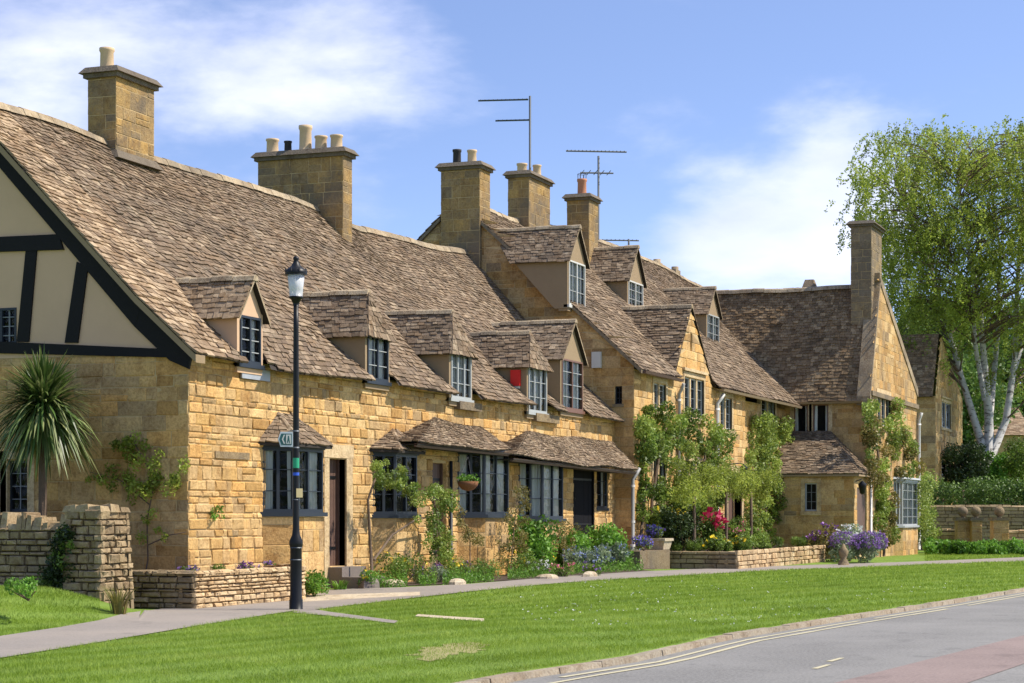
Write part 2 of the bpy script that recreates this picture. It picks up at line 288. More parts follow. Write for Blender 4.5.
def wall(mb, fr, u0, u1, z0, top, openings=(), ch=(0.15, 0.26), sw=(0.2, 0.55), relief=0.012, gap=0.004, bev=0.016, breaks=(), reveal=0.14, ms=0, mm=1, md=2, deep=0.0, stones=True, rough=1.3):
    """masonry face: mortar sheet with real openings, and a separate proud block for every stone"""
    topf = top if callable(top) else (lambda u: top)
    us = sorted(set([u0, u1] + [b for b in breaks if u0 < b < u1] + [x for o in openings for x in o[:2] if u0 < x < u1]))
    fine = []
    for a, b in zip(us, us[1:]):
        k = max(1, int((b - a) / 1.5)) if callable(top) else 1
        fine += [a + (b - a) * i / k for i in range(k)]
    fine.append(us[-1])
    for a, b in zip(fine, fine[1:]):
        mid = (a + b) / 2; zc = z0
        for o in sorted([o for o in openings if o[0] - 1e-6 < mid < o[1] + 1e-6], key=lambda o: o[2]):
            if o[2] > zc: mb.q([fr.p(a, zc), fr.p(b, zc), fr.p(b, o[2]), fr.p(a, o[2])], mm)
            zc = max(zc, o[3])
        ta, tb = topf(a), topf(b)
        if max(ta, tb) > zc: mb.q([fr.p(a, zc), fr.p(b, zc), fr.p(b, max(tb, zc)), fr.p(a, max(ta, zc))], mm)
    for o in openings:
        a, b, c, d = o[:4]; n = -(o[4] if len(o) > 4 else reveal); r = (0.5, 0.5, 0)
        for pts in ([(a, c), (a, d)], [(b, c), (b, d)], [(a, c), (b, c)], [(a, d), (b, d)]):
            mb.q([fr.p(*pts[0], 0), fr.p(*pts[1], 0), fr.p(*pts[1], n), fr.p(*pts[0], n)], ms, r)
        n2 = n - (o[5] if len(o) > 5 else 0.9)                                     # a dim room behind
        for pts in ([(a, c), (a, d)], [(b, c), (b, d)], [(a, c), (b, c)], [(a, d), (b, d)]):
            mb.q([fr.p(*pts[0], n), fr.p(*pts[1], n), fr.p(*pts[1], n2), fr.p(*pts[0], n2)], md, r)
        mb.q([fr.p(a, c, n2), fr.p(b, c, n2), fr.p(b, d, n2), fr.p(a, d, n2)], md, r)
    if not stones: return
    z = z0; zmax = max(topf(u) for u in us)
    while z < zmax:
        h = random.uniform(*ch)
        zs = [o[2] for o in openings] + [o[3] for o in openings]
        for q0 in zs:
            if abs(z + h - q0) < 0.09 and q0 - z > 0.08: h = q0 - z
        cur = [(u0, u1)]
        for o in openings:
            if o[2] < z + h - 0.03 and o[3] > z + 0.03:
                nx = []
                for a, b in cur:
                    if o[0] > a: nx.append((a, min(b, o[0])))
                    if o[1] < b: nx.append((max(a, o[1]), b))
                cur = [(a, b) for a, b in nx if b - a > 0.04]
        for a, b in cur:
            u = a
            while u < b - 0.001:
                w = random.uniform(*sw) * (0.7 + 0.6 * random.random())
                if b - (u + w) < 0.14: w = b - u
                ua, ub = u + gap, u + w - gap; za, zb = z + gap, z + h - gap
                ta, tb = min(zb, topf(ua) - 0.01), min(zb, topf(ub) - 0.01)
                if random.random() < 0.14 and h > 0.2 and ta == zb and tb == zb: parts = [(za, z + h / 2 - gap), (z + h / 2 + gap, zb)]
                else: parts = [(za, None)]
                for (pa, pb) in parts:
                    t1 = ta if pb is None else pb; t2 = tb if pb is None else pb
                    if t1 < pa + 0.02 and t2 < pa + 0.02: continue
                    t1 = max(t1, pa + 0.005); t2 = max(t2, pa + 0.005)
                    n = relief * random.uniform(0.35, 1.6); j = lambda: random.uniform(-0.006, 0.006) * rough
                    B = min(bev, (ub - ua) * 0.3, max(0.002, (min(t1, t2) - pa) * 0.3))
                    base = [fr.p(ua + j(), pa + j(), 0.001), fr.p(ub + j(), pa + j(), 0.001), fr.p(ub + j(), t2 + j() * .5, 0.001), fr.p(ua + j(), t1 + j() * .5, 0.001)]
                    tp = [fr.p(ua + B + j(), pa + B, n + j() * .4), fr.p(ub - B + j(), pa + B, n + j() * .4), fr.p(ub - B + j(), t2 - B, n + j() * .4), fr.p(ua + B + j(), t1 - B, n + j() * .4)]
                    mb.hexa(base, tp, ms, None, False)
                u += w
        z += h

def tile_quad(mb, e0, e1, t0, t1, ex0=0.2, ex1=0.11, disp=None, w0=(0.18, 0.40), w1=(0.12, 0.24), thk=0.032, m=0, mu=1, lift=0.012, under=True, holes=()):
    hole = lambda p: any(h[0] < p.x < h[1] and p.y < h[2] for h in holes)
    w0 = (w0[0] * .62, w0[1] * .7); w1 = (w1[0] * .7, w1[1] * .75); ex0 *= .8; ex1 *= .84
    e0, e1, t0, t1 = map(Vector, (e0, e1, t0, t1)); disp = disp or (lambda p: p)
    n = (e1 - e0 if (e1 - e0).length > 0.05 else t1 - t0).cross(((t0 + t1) - (e0 + e1)) / 2).normalized()
    if n.z < 0: n = -n
    H = (((t0 + t1) - (e0 + e1)) / 2).length; v = 0.0
    if under:
        nu, nv = max(1, int(max((e1 - e0).length, (t1 - t0).length) / (0.12 if holes else 0.8))), 5
        for i in range(nu):
            for k in range(nv):
                P = lambda a, b: disp(e0.lerp(e1, a).lerp(t0.lerp(t1, a), b)) - n * 0.006
                if holes and hole(P((i + .5) / nu, (k + .5) / nv)): continue
                mb.q([P(i / nu, k / nv), P((i + 1) / nu, k / nv), P((i + 1) / nu, (k + 1) / nv), P(i / nu, (k + 1) / nv)], mu)
    while v < H - 0.02:
        f = v / H; e = (ex0 + (ex1 - ex0) * f) * random.uniform(0.92, 1.08); f2 = min(1.0, (v + e * 1.3) / H)
        A, B, A2, B2 = e0.lerp(t0, f), e1.lerp(t1, f), e0.lerp(t0, f2), e1.lerp(t1, f2)
        Wd = (B - A).length; wr = (w0[0] + (w1[0] - w0[0]) * f, w0[1] + (w1[1] - w0[1]) * f)
        dn = (A - A2).normalized() if (A - A2).length > 0 else Vector()
        u = -random.uniform(0, wr[0]); ph = random.uniform(0, 6)
        while u < Wd:
            w = random.uniform(*wr); a = max(0, u) / max(Wd, 1e-6); b = min(Wd, u + w) / max(Wd, 1e-6); u += w
            if (b - a) * Wd < 0.03: continue
            ga = 0.004 / Wd
            wob = 0.008 * math.sin(ph + u * 1.7); l0 = dn * (random.uniform(-0.022, 0.022) + wob); l1 = dn * (random.uniform(-0.022, 0.022) + wob)
            tk = thk * random.uniform(0.7, 1.35); up0 = lift + random.uniform(-0.003, 0.012); up1 = lift + random.uniform(-0.003, 0.012)
            p0, p1 = disp(A.lerp(B, a + ga) + l0), disp(A.lerp(B, b - ga) + l1)
            p2, p3 = disp(A2.lerp(B2, b - ga)), disp(A2.lerp(B2, a + ga))
            if holes and hole((p0 + p1) / 2): continue
            rr = (random.random(), random.random(), 0)
            mb.hexa([p0 + n * (up0 - 0.008), p1 + n * (up1 - 0.008), p2 + n * 0.0, p3 + n * 0.0], [p0 + n * (up0 + tk - 0.008), p1 + n * (up1 + tk - 0.008), p2 + n * (0.004 + tk * .5), p3 + n * (0.004 + tk * .5)], m, rr, False)
        v += e
def ridge(mb, p0, p1, disp=None, r=0.13, seg=0.42, m=0, side=None):
    p0, p1 = Vector(p0), Vector(p1); disp = disp or (lambda p: p); d = p1 - p0; L = d.length; d = d / L
    s = side or Vector((d.y, -d.x, 0)).normalized(); k = max(1, int(L / seg))
    for i in range(k):
        a, b = disp(p0 + d * (L * i / k + 0.006)), disp(p0 + d * (L * (i + 1) / k - 0.006)); j = random.uniform(-0.012, 0.012); rr = (random.random(), random.random(), 0)
        pr = [(-1, -0.75), (-0.62, 0.0), (0, 0.28), (0.62, 0.0), (1, -0.75)]
        for (x0, z0), (x1, z1) in zip(pr, pr[1:]):
            mb.q([a + s * x0 * r + Vector((0, 0, z0 * r + j)), b + s * x0 * r + Vector((0, 0, z0 * r + j)), b + s * x1 * r + Vector((0, 0, z1 * r + j)), a + s * x1 * r + Vector((0, 0, z1 * r + j))], m, rr)
        for e in (a, b): mb.q([e + s * x * r + Vector((0, 0, z * r + j)) for x, z in pr], m, rr)

# ------------------------------------------------------------------ building pieces
def glazed(part, fr, u0, u1, z0, z1, n, cols, rows, fm='slate', bar=0.045, thin=0.012, lights=1, curtain='both', barm=None, name='window_frame', cm='curt', cw=0.2):
    """frame, glazing bars, pane and curtains in the plane fr at depth n; all are sub-parts of `part`"""
    f = MB()
    for (a, b, c, d) in ((u0, u0 + bar, z0, z1), (u1 - bar, u1, z0, z1), (u0 + bar, u1 - bar, z0, z0 + bar * 1.2), (u0 + bar, u1 - bar, z1 - bar, z1)): f.fbox(fr, a, b, c, d, n - 0.02, n + 0.04)
    lw = (u1 - u0) / lights
    for i in range(lights):
        a, b = u0 + lw * i, u0 + lw * (i + 1)
        if i: f.fbox(fr, a - bar * .6, a + bar * .6, z0 + bar, z1 - bar, n - 0.02, n + 0.035)
        for c in range(1, cols): x = a + (b - a) * c / cols; f.fbox(fr, x - thin, x + thin, z0 + bar, z1 - bar, n - 0.008, n + 0.02, 1)
        for r in range(1, rows): z = z0 + (z1 - z0) * r / rows; f.fbox(fr, a + bar * .6, b - bar * .6, z - thin * .8, z + thin * .8, n - 0.008, n + 0.018, 1)
    f.build(name, [fm, barm or fm], part)
    g = MB()
    for i in range(lights * cols):
        for r in range(rows):
            a = u0 + (u1 - u0) * i / (lights * cols); b = u0 + (u1 - u0) * (i + 1) / (lights * cols); c = z0 + (z1 - z0) * r / rows; d = z0 + (z1 - z0) * (r + 1) / rows
            j = [random.uniform(-0.002, 0.002) for _ in range(4)]
            g.q([fr.p(a, c, n - .006 + j[0]), fr.p(b, c, n - .006 + j[1]), fr.p(b, d, n - .006 + j[2]), fr.p(a, d, n - .006 + j[3])])
    g.build('pane', 'glass', part)
    if curtain:
        sp = {'both': [(0.0, cw), (1 - cw, 1)], 'left': [(0.0, cw)], 'right': [(1 - cw, 1)], 'full': [(0, 1)]}[curtain]
        for s0, s1 in sp:
            c = MB(); a = u0 + (u1 - u0) * s0; b = u0 + (u1 - u0) * s1; k = max(5, int((b - a) / 0.018)); ph = random.uniform(0, 6)
            rows_ = 5
            def cp(i, j2):
                x = a + (b - a) * i / k; off = 0.02 * math.sin(ph + i * 1.1 + 0.3 * j2); zz = z0 + 0.02 + (z1 - z0 - 0.04) * j2 / rows_
                return fr.p(x, zz, n - 0.075 + off)
            for i in range(k):
                for j2 in range(rows_): c.q([cp(i, j2), cp(i + 1, j2), cp(i + 1, j2 + 1), cp(i, j2 + 1)], 0, (0.5, 0.5, 0), True)
            c.build('curtain', cm, part)
def recess_window(house, fr, u0, u1, z0, z1, lights=2, cols=2, rows=4, fm='greyw', n=-0.08, surround=True, curtain='both', label=None, hood=False, cm='curt', barm='leadcame', smat='mull', cw=0.2):
    s = MB(); r = 0.13
    if surround:
        s.fbox(fr, u0 - r, u0, z0 - .02, z1 + .02, -0.1, 0.024); s.fbox(fr, u1, u1 + r, z0 - .02, z1 + .02, -0.1, 0.024)
        s.fbox(fr, u0 - r, u1 + r, z1 + .02, z1 + .02 + r, -0.1, 0.027)
        s.fbox(fr, u0 - r * 1.1, u1 + r * 1.1, z0 - .02 - r * .9, z0 - .02, -0.1, 0.06)
        lw = (u1 - u0) / lights
        for i in range(1, lights): s.fbox(fr, u0 + lw * i - .06, u0 + lw * i + .06, z0 - .02, z1 + .02, -0.12, -0.01)
    if hood: s.fbox(fr, u0 - r * 1.6, u1 + r * 1.6, z1 + .17, z1 + .25, 0.002, 0.09)
    if not surround and not hood: s.fbox(fr, u0 - .03, u1 + .03, z0 - .07, z0, -0.05, 0.03)
    w = s.build('window', smat, house)
    if label: w['label'] = label
    lw = (u1 - u0) / lights
    if surround and lights > 1:
        for i in range(lights): glazed(w, fr, u0 + lw * i + (.06 if i else 0), u0 + lw * (i + 1) - (.06 if i < lights - 1 else 0), z0, z1, n, cols, rows, fm, 0.03, 0.008, 1, 'full' if (curtain == 'both' and (i == 0) and random.random() < .25) else (curtain if curtain != 'both' else ('left' if i == 0 else ('right' if i == lights - 1 else None))), barm, cm=cm, cw=cw * 1.5)
    else: glazed(w, fr, u0, u1, z0, z1, n, cols, rows, fm, 0.04, 0.009, lights, curtain, barm, cm=cm, cw=cw)
    return w

def chimney(house, pf, pn, pr, Yn, pyt, zb, pots, mt='chim', band=None, cap=0.13, label=None, X=None):
    """stack whose left face spans pf..pn and front face pn..pr"""
    Xl = X or XF(pn, Yn); Yb = YF(pf, Xl); Xr = XF(pr, Yn); zt = ZF(pyt, Xl, Yn)
    b = MB(); kw = dict(ch=(0.19, 0.34), sw=(0.22, 0.5), relief=0.007, bev=0.01, gap=0.005)
    wall(b, front(Yn), Xl, Xr, zb, zt - .1, **kw); wall(b, left(Xl), Yn, Yb, zb, zt - .1, **kw)
    wall(b, back(Yb), Xl, Xr, zb, zt - .1, **kw); wall(b, right(Xr), Yn, Yb, zb, zt - .1, **kw)
    c = b.build('chimney', [mt, 'mortar', 'dark'], house)
    if label: c['label'] = label
    k = MB()
    k.box(Xl - cap * .5, Xr + cap * .5, Yn - cap * .5, Yb + cap * .5, zt - .17, zt - .09); k.hexa([(Xl - cap, Yn - cap, zt - .088), (Xr + cap, Yn - cap, zt - .088), (Xr + cap, Yb + cap, zt - .088), (Xl - cap, Yb + cap, zt - .088)],
        [(Xl - cap * .3, Yn - cap * .3, zt + .03), (Xr + cap * .3, Yn - cap * .3, zt + .03), (Xr + cap * .3, Yb + cap * .3, zt + .03), (Xl - cap * .3, Yb + cap * .3, zt + .03)])
    k.build('chimney_cap', 'capst', c)
    if band is not None:
        k = MB(); z = ZF(band, Xl, Yn); k.hexa([(Xl - .14, Yn - .14, z - .1), (Xr + .14, Yn - .14, z - .1), (Xr + .14, Yb + .14, z - .1), (Xl - .14, Yb + .14, z - .1)], [(Xl - .03, Yn - .03, z + .06), (Xr + .03, Yn - .03, z + .06), (Xr + .03, Yb + .03, z + .06), (Xl - .03, Yb + .03, z + .06)]); k.build('chimney_band', 'capst', c)
    d = DEP(Xl, Yn)
    for (ppx, ytop, wpx, mn) in pots:
        xc = (Xl + Xr) / 2; yc = YF(ppx, xc); yc = min(max(yc, Yn + .12), Yb - .12); xc = XF(ppx, yc) if yc in (Yn + .12, Yb - .12) else xc; xc = min(max(xc, Xl + .12), Xr - .12)
        d = DEP(xc, yc); r = wpx * d / FPX / 2; h = ZF(ytop, xc, yc) - zt - .03; h = max(h, 0.08)
        p = MB(); p.lathe((xc, yc, zt + .025), [(r, 0), (r * .93, h * .15), (r * .88, h * .8), (r * 1.02, h * .88), (r * 1.02, h), (r * .8, h), (r * .75, h * .6), (0, h * .6)], 14)
        if mn == 'potr':
            for q0 in range(8): w = q0 * math.pi / 4; p.tube([(xc + r * .85 * math.cos(w), yc + r * .85 * math.sin(w), zt + h), (xc + r * .9 * math.cos(w), yc + r * .9 * math.sin(w), zt + h + .16)], .008, 4, 1)
            p.tube([(xc + r * .9 * math.cos(w), yc + r * .9 * math.sin(w), zt + h + .17) for w in [i * math.pi / 6 for i in range(13)]], .008, 4, 1)
        p.build('chimney_pot', [mn, 'potd'], c)
    return c, Xl, Xr, Yn, Yb, zt

def dormer(house, roofY, Yf, p0, p1, psill, peave, papex, hip=0.0, wm='buff', rm='tile', lights=2, cols=1, rows=3, fm='slate', barm='greyw', ov=0.10, front_wall='cream', label=None, curtain='both', disp=None, cw=.42, capx=None):
    """roofY(z): Y at which the main roof reaches height z"""
    if Yf is None:
        Yf = roofY(7.5)
        for _ in range(30): xm = (XF(p0, Yf) + XF(p1, Yf)) / 2; Yf = roofY(ZF(psill, xm, Yf)- interp(xm, [(48, 0), (60, .15), (70, .12)]) + .05)
    X0, X1 = XF(p0, Yf), XF(p1, Yf); xm = (X0 + X1) / 2; fr = front(Yf); side = 0.09
    zs, ze, za = ZF(psill, xm, Yf), ZF(peave, xm, Yf), ZF(papex, xm, Yf)
    x0, x1 = X0 - side, X1 + side
    d = MB()
    for x in (x0, x1):
        d.q([(x, Yf, zs - .1), (x, Yf, ze), (x, roofY(ze) + .25, ze), (x, max(roofY(zs - .1), Yf + .1) + .25, zs - .1)], 0, (.5, .5, 0))
    d.fbox(fr, x0 + .002, X0, zs - .1, ze, -.06, 0.003, 0); d.fbox(fr, X1, x1 - .002, zs - .1, ze, -.06, 0.003, 0)
    d.fbox(fr, x0, x1, zs - .07, zs, -.1, 0.05, 2); d.fbox(fr, x0 + .02, x1 - .02, zs - .16, zs - .072, -.25, -.0, 0)
    if not hip: d.q([fr.p(x0, ze), fr.p(x1, ze), fr.p(xm, za - .03)], 0, (.5, .5, 0)); d.fbox(fr, x0, x1, ze - .02, ze + .06, -.04, .004)
    else: d.fbox(fr, x0, x1, ze - .02, ze + .05, -.06, .02)
    # dim attic space just behind the glass
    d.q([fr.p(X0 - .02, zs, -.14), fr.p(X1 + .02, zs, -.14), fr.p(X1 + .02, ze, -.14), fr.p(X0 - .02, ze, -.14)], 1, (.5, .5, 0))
    o = d.build('dormer', [wm, 'dark', fm], house)
    if label: o['label'] = label
    glazed(o, fr, X0, X1, zs, ze - .01, -0.015, cols, rows, fm, 0.04, 0.009, lights, curtain, barm, cw=cw)
    t_ = MB(); k = dict(ex0=.15, ex1=.10, w0=(.16, .34), w1=(.12, .26), thk=.024, lift=.008)
    yo = Yf - ov; yb = roofY(ze) + .3; yt = roofY(za) + .1; zo = ze - ov * (za - ze) / ((x1 - x0) / 2) * .6
    a0, a1 = x0 - ov, x1 + ov; yh = yo + hip
    tile_quad(t_, (a0, yb, zo), (a0, yo, zo), (xm, yt, za), (xm, yh, za), **k)
    tile_quad(t_, (a1, yo, zo), (a1, yb, zo), (xm, yh, za), (xm, yt, za), **k)
    if hip: tile_quad(t_, (a0, yo, zo), (a1, yo, zo), (xm - .04, yh, za), (xm + .04, yh, za), **k)
    else:
        t_.q([(a0, yo, zo), (a0, yo, zo - .05), (xm, yo, za - .05), (xm, yo, za)], 2); t_.q([(a1, yo, zo), (a1, yo, zo - .05), (xm, yo, za - .05), (xm, yo, za)], 2)
    ridge(t_, (xm, yh - .02, za + .03), (xm, yt, za + .03), r=.10, seg=.38, m=2)
    t_.build('dormer_roof', [rm, 'under', 'ridge'], o)
    return o, xm, zs

def solve_c(Xl, Y0, px, k=1.0):
    lo, hi = 0.02, 3.0
    for _ in range(40):
        c = (lo + hi) / 2; X, Y = Xl + k * c, Y0 - c; p = 512 + FPX * (X * math.sin(AX) - Y * math.cos(AX)) / DEP(X, Y)
        if p < px: lo = c
        else: hi = c
    return c
def bay(house, Y0, pl, pm, pr, pt, ps, zbase, roof=None, fm='slate', k=1.0, bm='stone', label=None, cur=('left', 'both'), rows=3, lead=False, cols=(2, 2), X_r=None, barm=None):
    Xl = XF(pl, Y0); c = solve_c(Xl, Y0, pm, k); Xm = Xl + k * c; Yb = Y0 - c; Xr = X_r or XF(pr, Yb)
    zt, zs = ZF(pt, Xm, Yb), ZF(ps, Xm, Yb)
    pts = [(Xl, Y0), (Xm, Yb), (Xr, Yb), (Xr + k * c, Y0)]
    frs = []
    for (a, b) in zip(pts, pts[1:]):
        U = Vector((b[0] - a[0], b[1] - a[1], 0)); L = U.length; U.normalize(); Nn = Vector((U.y, -U.x, 0)); frs.append((Fr((a[0], a[1], 0), U, Nn), L))
    b = MB()
    for fr, L in frs: wall(b, fr, 0, L, zbase, zs - .06, ch=(.26, .40), sw=(.3, .7), relief=.007, bev=.008, gap=.004)
    o = b.build('bay_window', [bm, 'mortar', 'dark'], house)
    if label: o['label'] = label
    s = MB()
    for nm_, zz, h, e in (('sill', zs - .058, .07, .07), ('head_board', zt - .02, .09, .03)):
        s = MB(); q0 = [(Xl - e, Y0), (Xm - e * .4, Yb - e), (Xr + e * .4, Yb - e), (Xr + k * c + e, Y0)]
        s.hexa([(x, y, zz) for x, y in q0], [(x, y, zz + h) for x, y in q0]); s.build(nm_, fm, o)
    for i, (fr, L) in enumerate(frs):
        glazed(o, fr, .0, L, zs + .012, zt - .02, -.045, 1 if i != 1 else 1, rows, fm, .045, .009, cols[0 if i != 1 else 1], (cur[0] if i == 0 else cur[1] if i == 1 else None), barm, cw=.4)
    if roof:
        r_ = MB(); e = .13; rt, xa, xb = roof; zt2 = zt + .07; zz = ZF(rt, Xm, Y0)
        q0 = [(Xl - e * 1.2, Y0, zt2), (Xm - e * .6, Yb - e, zt2 - .02), (Xr + e * .6, Yb - e, zt2 - .02), (Xr + k * c + e * 1.2, Y0, zt2)]
        ta, tb = (XF(xa, Y0 - .03), Y0 - .02, zz), (XF(xb, Y0 - .03), Y0 - .02, zz)
        kk = dict(ex0=.13, ex1=.09, w0=(.14, .32), w1=(.10, .22), thk=.024)
        tile_quad(r_, q0[0], q0[1], ta, (ta[0] + .02, ta[1], zz), **kk); tile_quad(r_, q0[1], q0[2], ta, tb, **kk); tile_quad(r_, q0[2], q0[3], (tb[0] - .02, tb[1], zz), tb, **kk)
        r_.hexa([(x, y, z - .05) for x, y, z in q0], [(x, y, z - .005) for x, y, z in q0], 1)
        for a_, b_ in ((q0[1], ta), (q0[2], tb)): ridge(r_, Vector(a_) + Vector((0, 0, .03)), Vector(b_) + Vector((0, 0, .03)), r=.06, seg=.16, m=0)
        r_.build('bay_roof', ['tile', 'under'], o)
    if lead:
        l_ = MB(); e = .12; q0 = [(Xl - e, Y0), (Xm - e * .5, Yb - e), (Xr + e * .5, Yb - e), (Xr + k * c + e, Y0)]; l_.hexa([(x, y, zt + .072) for x, y in q0], [(x, y + .05, zt + .14) for x, y in q0]); l_.build('bay_roof', 'greyw', o)
    return o, Xl, Xr + k * c, Yb, zt, zs
def pipe(house, X, Y, z0, z1, m='pipe', r=.045, swan=None):
    p = MB(); pts = [(X, Y, z0), (X, Y, z1)]
    if swan: pts += [(X + swan[0] * .5, Y + swan[1] * .5, z1 + .12), (X + swan[0], Y + swan[1], z1 + .28)]
    p.tube(pts, r, 8)
    for z in (z0 + .5, (z0 + z1) / 2, z1 - .2): p.tube([(X, Y, z), (X, Y, z + .06)], r * 1.35, 8)
    p.build('downpipe', m, house)
def prism(mb, fr, pts, n0, n1, m=0):
    a = [fr.p(u, z, n0) for u, z in pts]; b = [fr.p(u, z, n1) for u, z in pts]; r = (random.random(), random.random(), 0)
    mb.q(b, m, r)
    for i in range(len(pts)): j = (i + 1) % len(pts); mb.q([a[i], a[j], b[j], b[i]], m, r)
def interp(x, tab): return float(np.interp(x, [a for a, _ in tab], [b for _, b in tab]))

# ================================================================== GROUND
KERB = [GP(*p, z=0.10) for p in ((463, 681), (512, 671), (639, 652.5), (724, 633), (823, 617.5), (936, 601), (1024, 587))]
KERB = [(KERB[0][0] - 14, KERB[0][1] + 1.4)] + KERB + [(KERB[-1][0] + 60, KERB[-1][1] - 2.5)]
KX = [p[0] for p in KERB]; KY = [p[1] for p in KERB]
def kerbY(X): return float(np.interp(X, KX, KY))
def ss(x): x = min(1, max(0, x)); return x * x * (3 - 2 * x)
def gz(X, Y):
    s = Y - kerbY(X)
    if s < 0.12: return -0.07
    z = 0.062 + 0.138 * ss(s / 2.8) + 0.05 * math.exp(-((X - 21) / 3.5) ** 2 - ((s - 2.2) / 1.4) ** 2)
    z += 0.38 * ss((Y - 14.2) / 2.2) * ss((25.2 - X) / 1.2)
    z += .12 * ss((X - 29.5) / 3.5) * ss((51 - X) / 7) * ss((Y - 9) / 4)
    z -= 0.0022 * max(0, X - 50)
    return z
def sheet(name, xs, ys, zf, m, kind='structure'):
    b = MB()
    nx, ny = len(xs), len(ys); b.v = [(x, y, zf(x, y)) for x in xs for y in ys]
    for i in range(nx - 1):
        for j in range(ny - 1): b.f.append((i * ny + j, (i + 1) * ny + j, (i + 1) * ny + j + 1, i * ny + j + 1)); b.m.append(0); b.r.append((0.5, 0.5, 0)); b.sm.append(True)
    return tag(b.build(name, m), kind=kind)
xs = [-1500, -200, -40, -10] + list(np.arange(0, 40, .35)) + list(np.arange(40, 112, .7)) + [130, 180, 400, 2000]
ys = [-1500, -300, -60, -15] + list(np.arange(-6, 30, .35)) + [32, 36, 45, 60, 120, 400, 1500]
SR = [-1500, -300, -60, -15, -4, -1, -.1, .08, .125] + list(np.arange(.2, 3, .2)) + list(np.arange(3, 26, .35)) + [28, 32, 40, 60, 120, 400, 1500]
b = MB(); XS = [-1500, -200, -40, -12, -4] + list(np.arange(-2, 40, .35)) + list(np.arange(40, 112, .7)) + [130, 180, 400, 2000]
b.v = [(x, kerbY(x) + s_, (gz(x, kerbY(x) + s_) if -4 < x < 112 and s_ < 30 else (-.07 if s_ < .12 else .1))) for x in XS for s_ in SR]
for i in range(len(XS) - 1):
    for j in range(len(SR) - 1): b.f.append((i * len(SR) + j, (i + 1) * len(SR) + j, (i + 1) * len(SR) + j + 1, i * len(SR) + j + 1)); b.m.append(0); b.r.append((0.5, 0.5, 0)); b.sm.append(True)
tag(b.build('ground', 'lawn'), kind='structure')
rb = MB(); rx = list(np.arange(-6, 112, 1.0))
for a, b_ in zip(rx, rx[1:]): rb.q([(a, -5.5, 0.0), (b_, -5.5, 0.0), (b_, kerbY(b_) + .05, 0.0), (a, kerbY(a) + .05, 0.0)])
tag(rb.build('road', 'road'), kind='structure')
pt = [GP(*p, z=0.0) for p in ((832, 684), (1030, 634), (1030, 662), (948, 690))]
b = MB(); b.q([(x, y, 0.005) for x, y in pt]); tag(b.build('road_repair_strip', 'road_red'), kind='structure')
# two faded lines along the kerb, worn in places
b = MB()
for off in (0.22, 0.42):
    x = -2.0
    while x < 100:
        L = random.uniform(0.6, 1.6); w0 = random.uniform(.028, .04)
        if random.random() > 0.05: b.q([(x, kerbY(x) - off - w0, .006), (x + L, kerbY(x + L) - off - w0, .006), (x + L, kerbY(x + L) - off + w0, .006), (x, kerbY(x) - off + w0, .006)])
        x += L
tag(b.build('road_lines', 'line'), kind='structure')
b = MB()
for (px, py) in ((820, 667), (834, 660)):
    x, y = GP(px, py, 0); b.q([(x - .3, y - .04, .006), (x + .3, y - .06, .006), (x + .3, y, .006), (x - .3, y + .03, .006)])
tag(b.build('road_mark', 'line'), kind='structure')
b = MB(); x = -2.0
while x < 100:
    L = random.uniform(.7, 1.0); a, c = x + .004, x + L - .004; z = .062 + random.uniform(-.006, .008); j = random.uniform(-.01, .01); y0, y1 = kerbY(a) + j, kerbY(c) + j
    b.hexa([(a, y0 - .01, -.05), (c, y1 - .01, -.05), (c, y1 + .15, -.05), (a, y0 + .15, -.05)], [(a, y0 + .012, z), (c, y1 + .012, z), (c, y1 + .15, z), (a, y0 + .15, z)]); x += L
tag(b.build('kerb', 'kerb'), kind='structure')
# earth strip behind the kerb and bare patch
def ground_patch(name, poly_px, m, dz, kind='structure', z=.18, jitter=.0, lab=None):
    P = [GP(px, py) for px, py in poly_px]; b = MB(); cx = sum(p[0] for p in P) / len(P); cy = sum(p[1] for p in P) / len(P)
    Q = []
    for i, p in enumerate(P):
        q0 = P[(i + 1) % len(P)]
        for k in range(6): f = k / 6; Q.append((p[0] + (q0[0] - p[0]) * f + random.uniform(-jitter, jitter), p[1] + (q0[1] - p[1]) * f + random.uniform(-jitter, jitter)))
    rings = [[(cx + (x - cx) * s, cy + (y - cy) * s) for x, y in Q] for s in (1, .66, .33, .02)]
    for r0, r1 in zip(rings, rings[1:]):
        for i in range(len(Q)):
            j = (i + 1) % len(Q); b.q([(x, y, gz(x, y) + dz) for x, y in (r0[i], r0[j], r1[j], r1[i])], 0, (.5, .5, 0), True)
    return tag(b.build(name, m), kind=kind)
ground_patch('bare_earth', [(408, 655), (430, 648), (470, 643), (486, 645), (480, 650), (452, 656), (425, 661)], 'earth', .006, z=.2, jitter=.1)
def strip(name, lo, hi, m, dz, z=.2, n=60, rows=5):
    lx = [p[0] for p in lo]; hx = [p[0] for p in hi]; b = MB(); G = []
    for i in range(n + 1):
        f = i / n; pa = lo[0][0] + (lo[-1][0] - lo[0][0]) * f; pb = hi[0][0] + (hi[-1][0] - hi[0][0]) * f
        A = Vector(GP(pa, float(np.interp(pa, lx, [p[1] for p in lo])))); B = Vector(GP(pb, float(np.interp(pb, hx, [p[1] for p in hi]))))
        G.append([A.lerp(B, k / rows) for k in range(rows + 1)])
    for i in range(n):
        for k in range(rows): b.q([(p.x, p.y, gz(p.x, p.y) + dz) for p in (G[i][k], G[i + 1][k], G[i + 1][k + 1], G[i][k + 1])], 0, (.5, .5, 0), True)
    return tag(b.build(name, m), kind='structure')
PLO = [(-120, 683), (0, 659), (100, 643), (200, 626), (290, 612), (321, 609.5), (400, 600), (470, 592), (560, 583.5), (660, 577), (760, 571.5), (900, 566), (1024, 561.5), (1150, 558)]
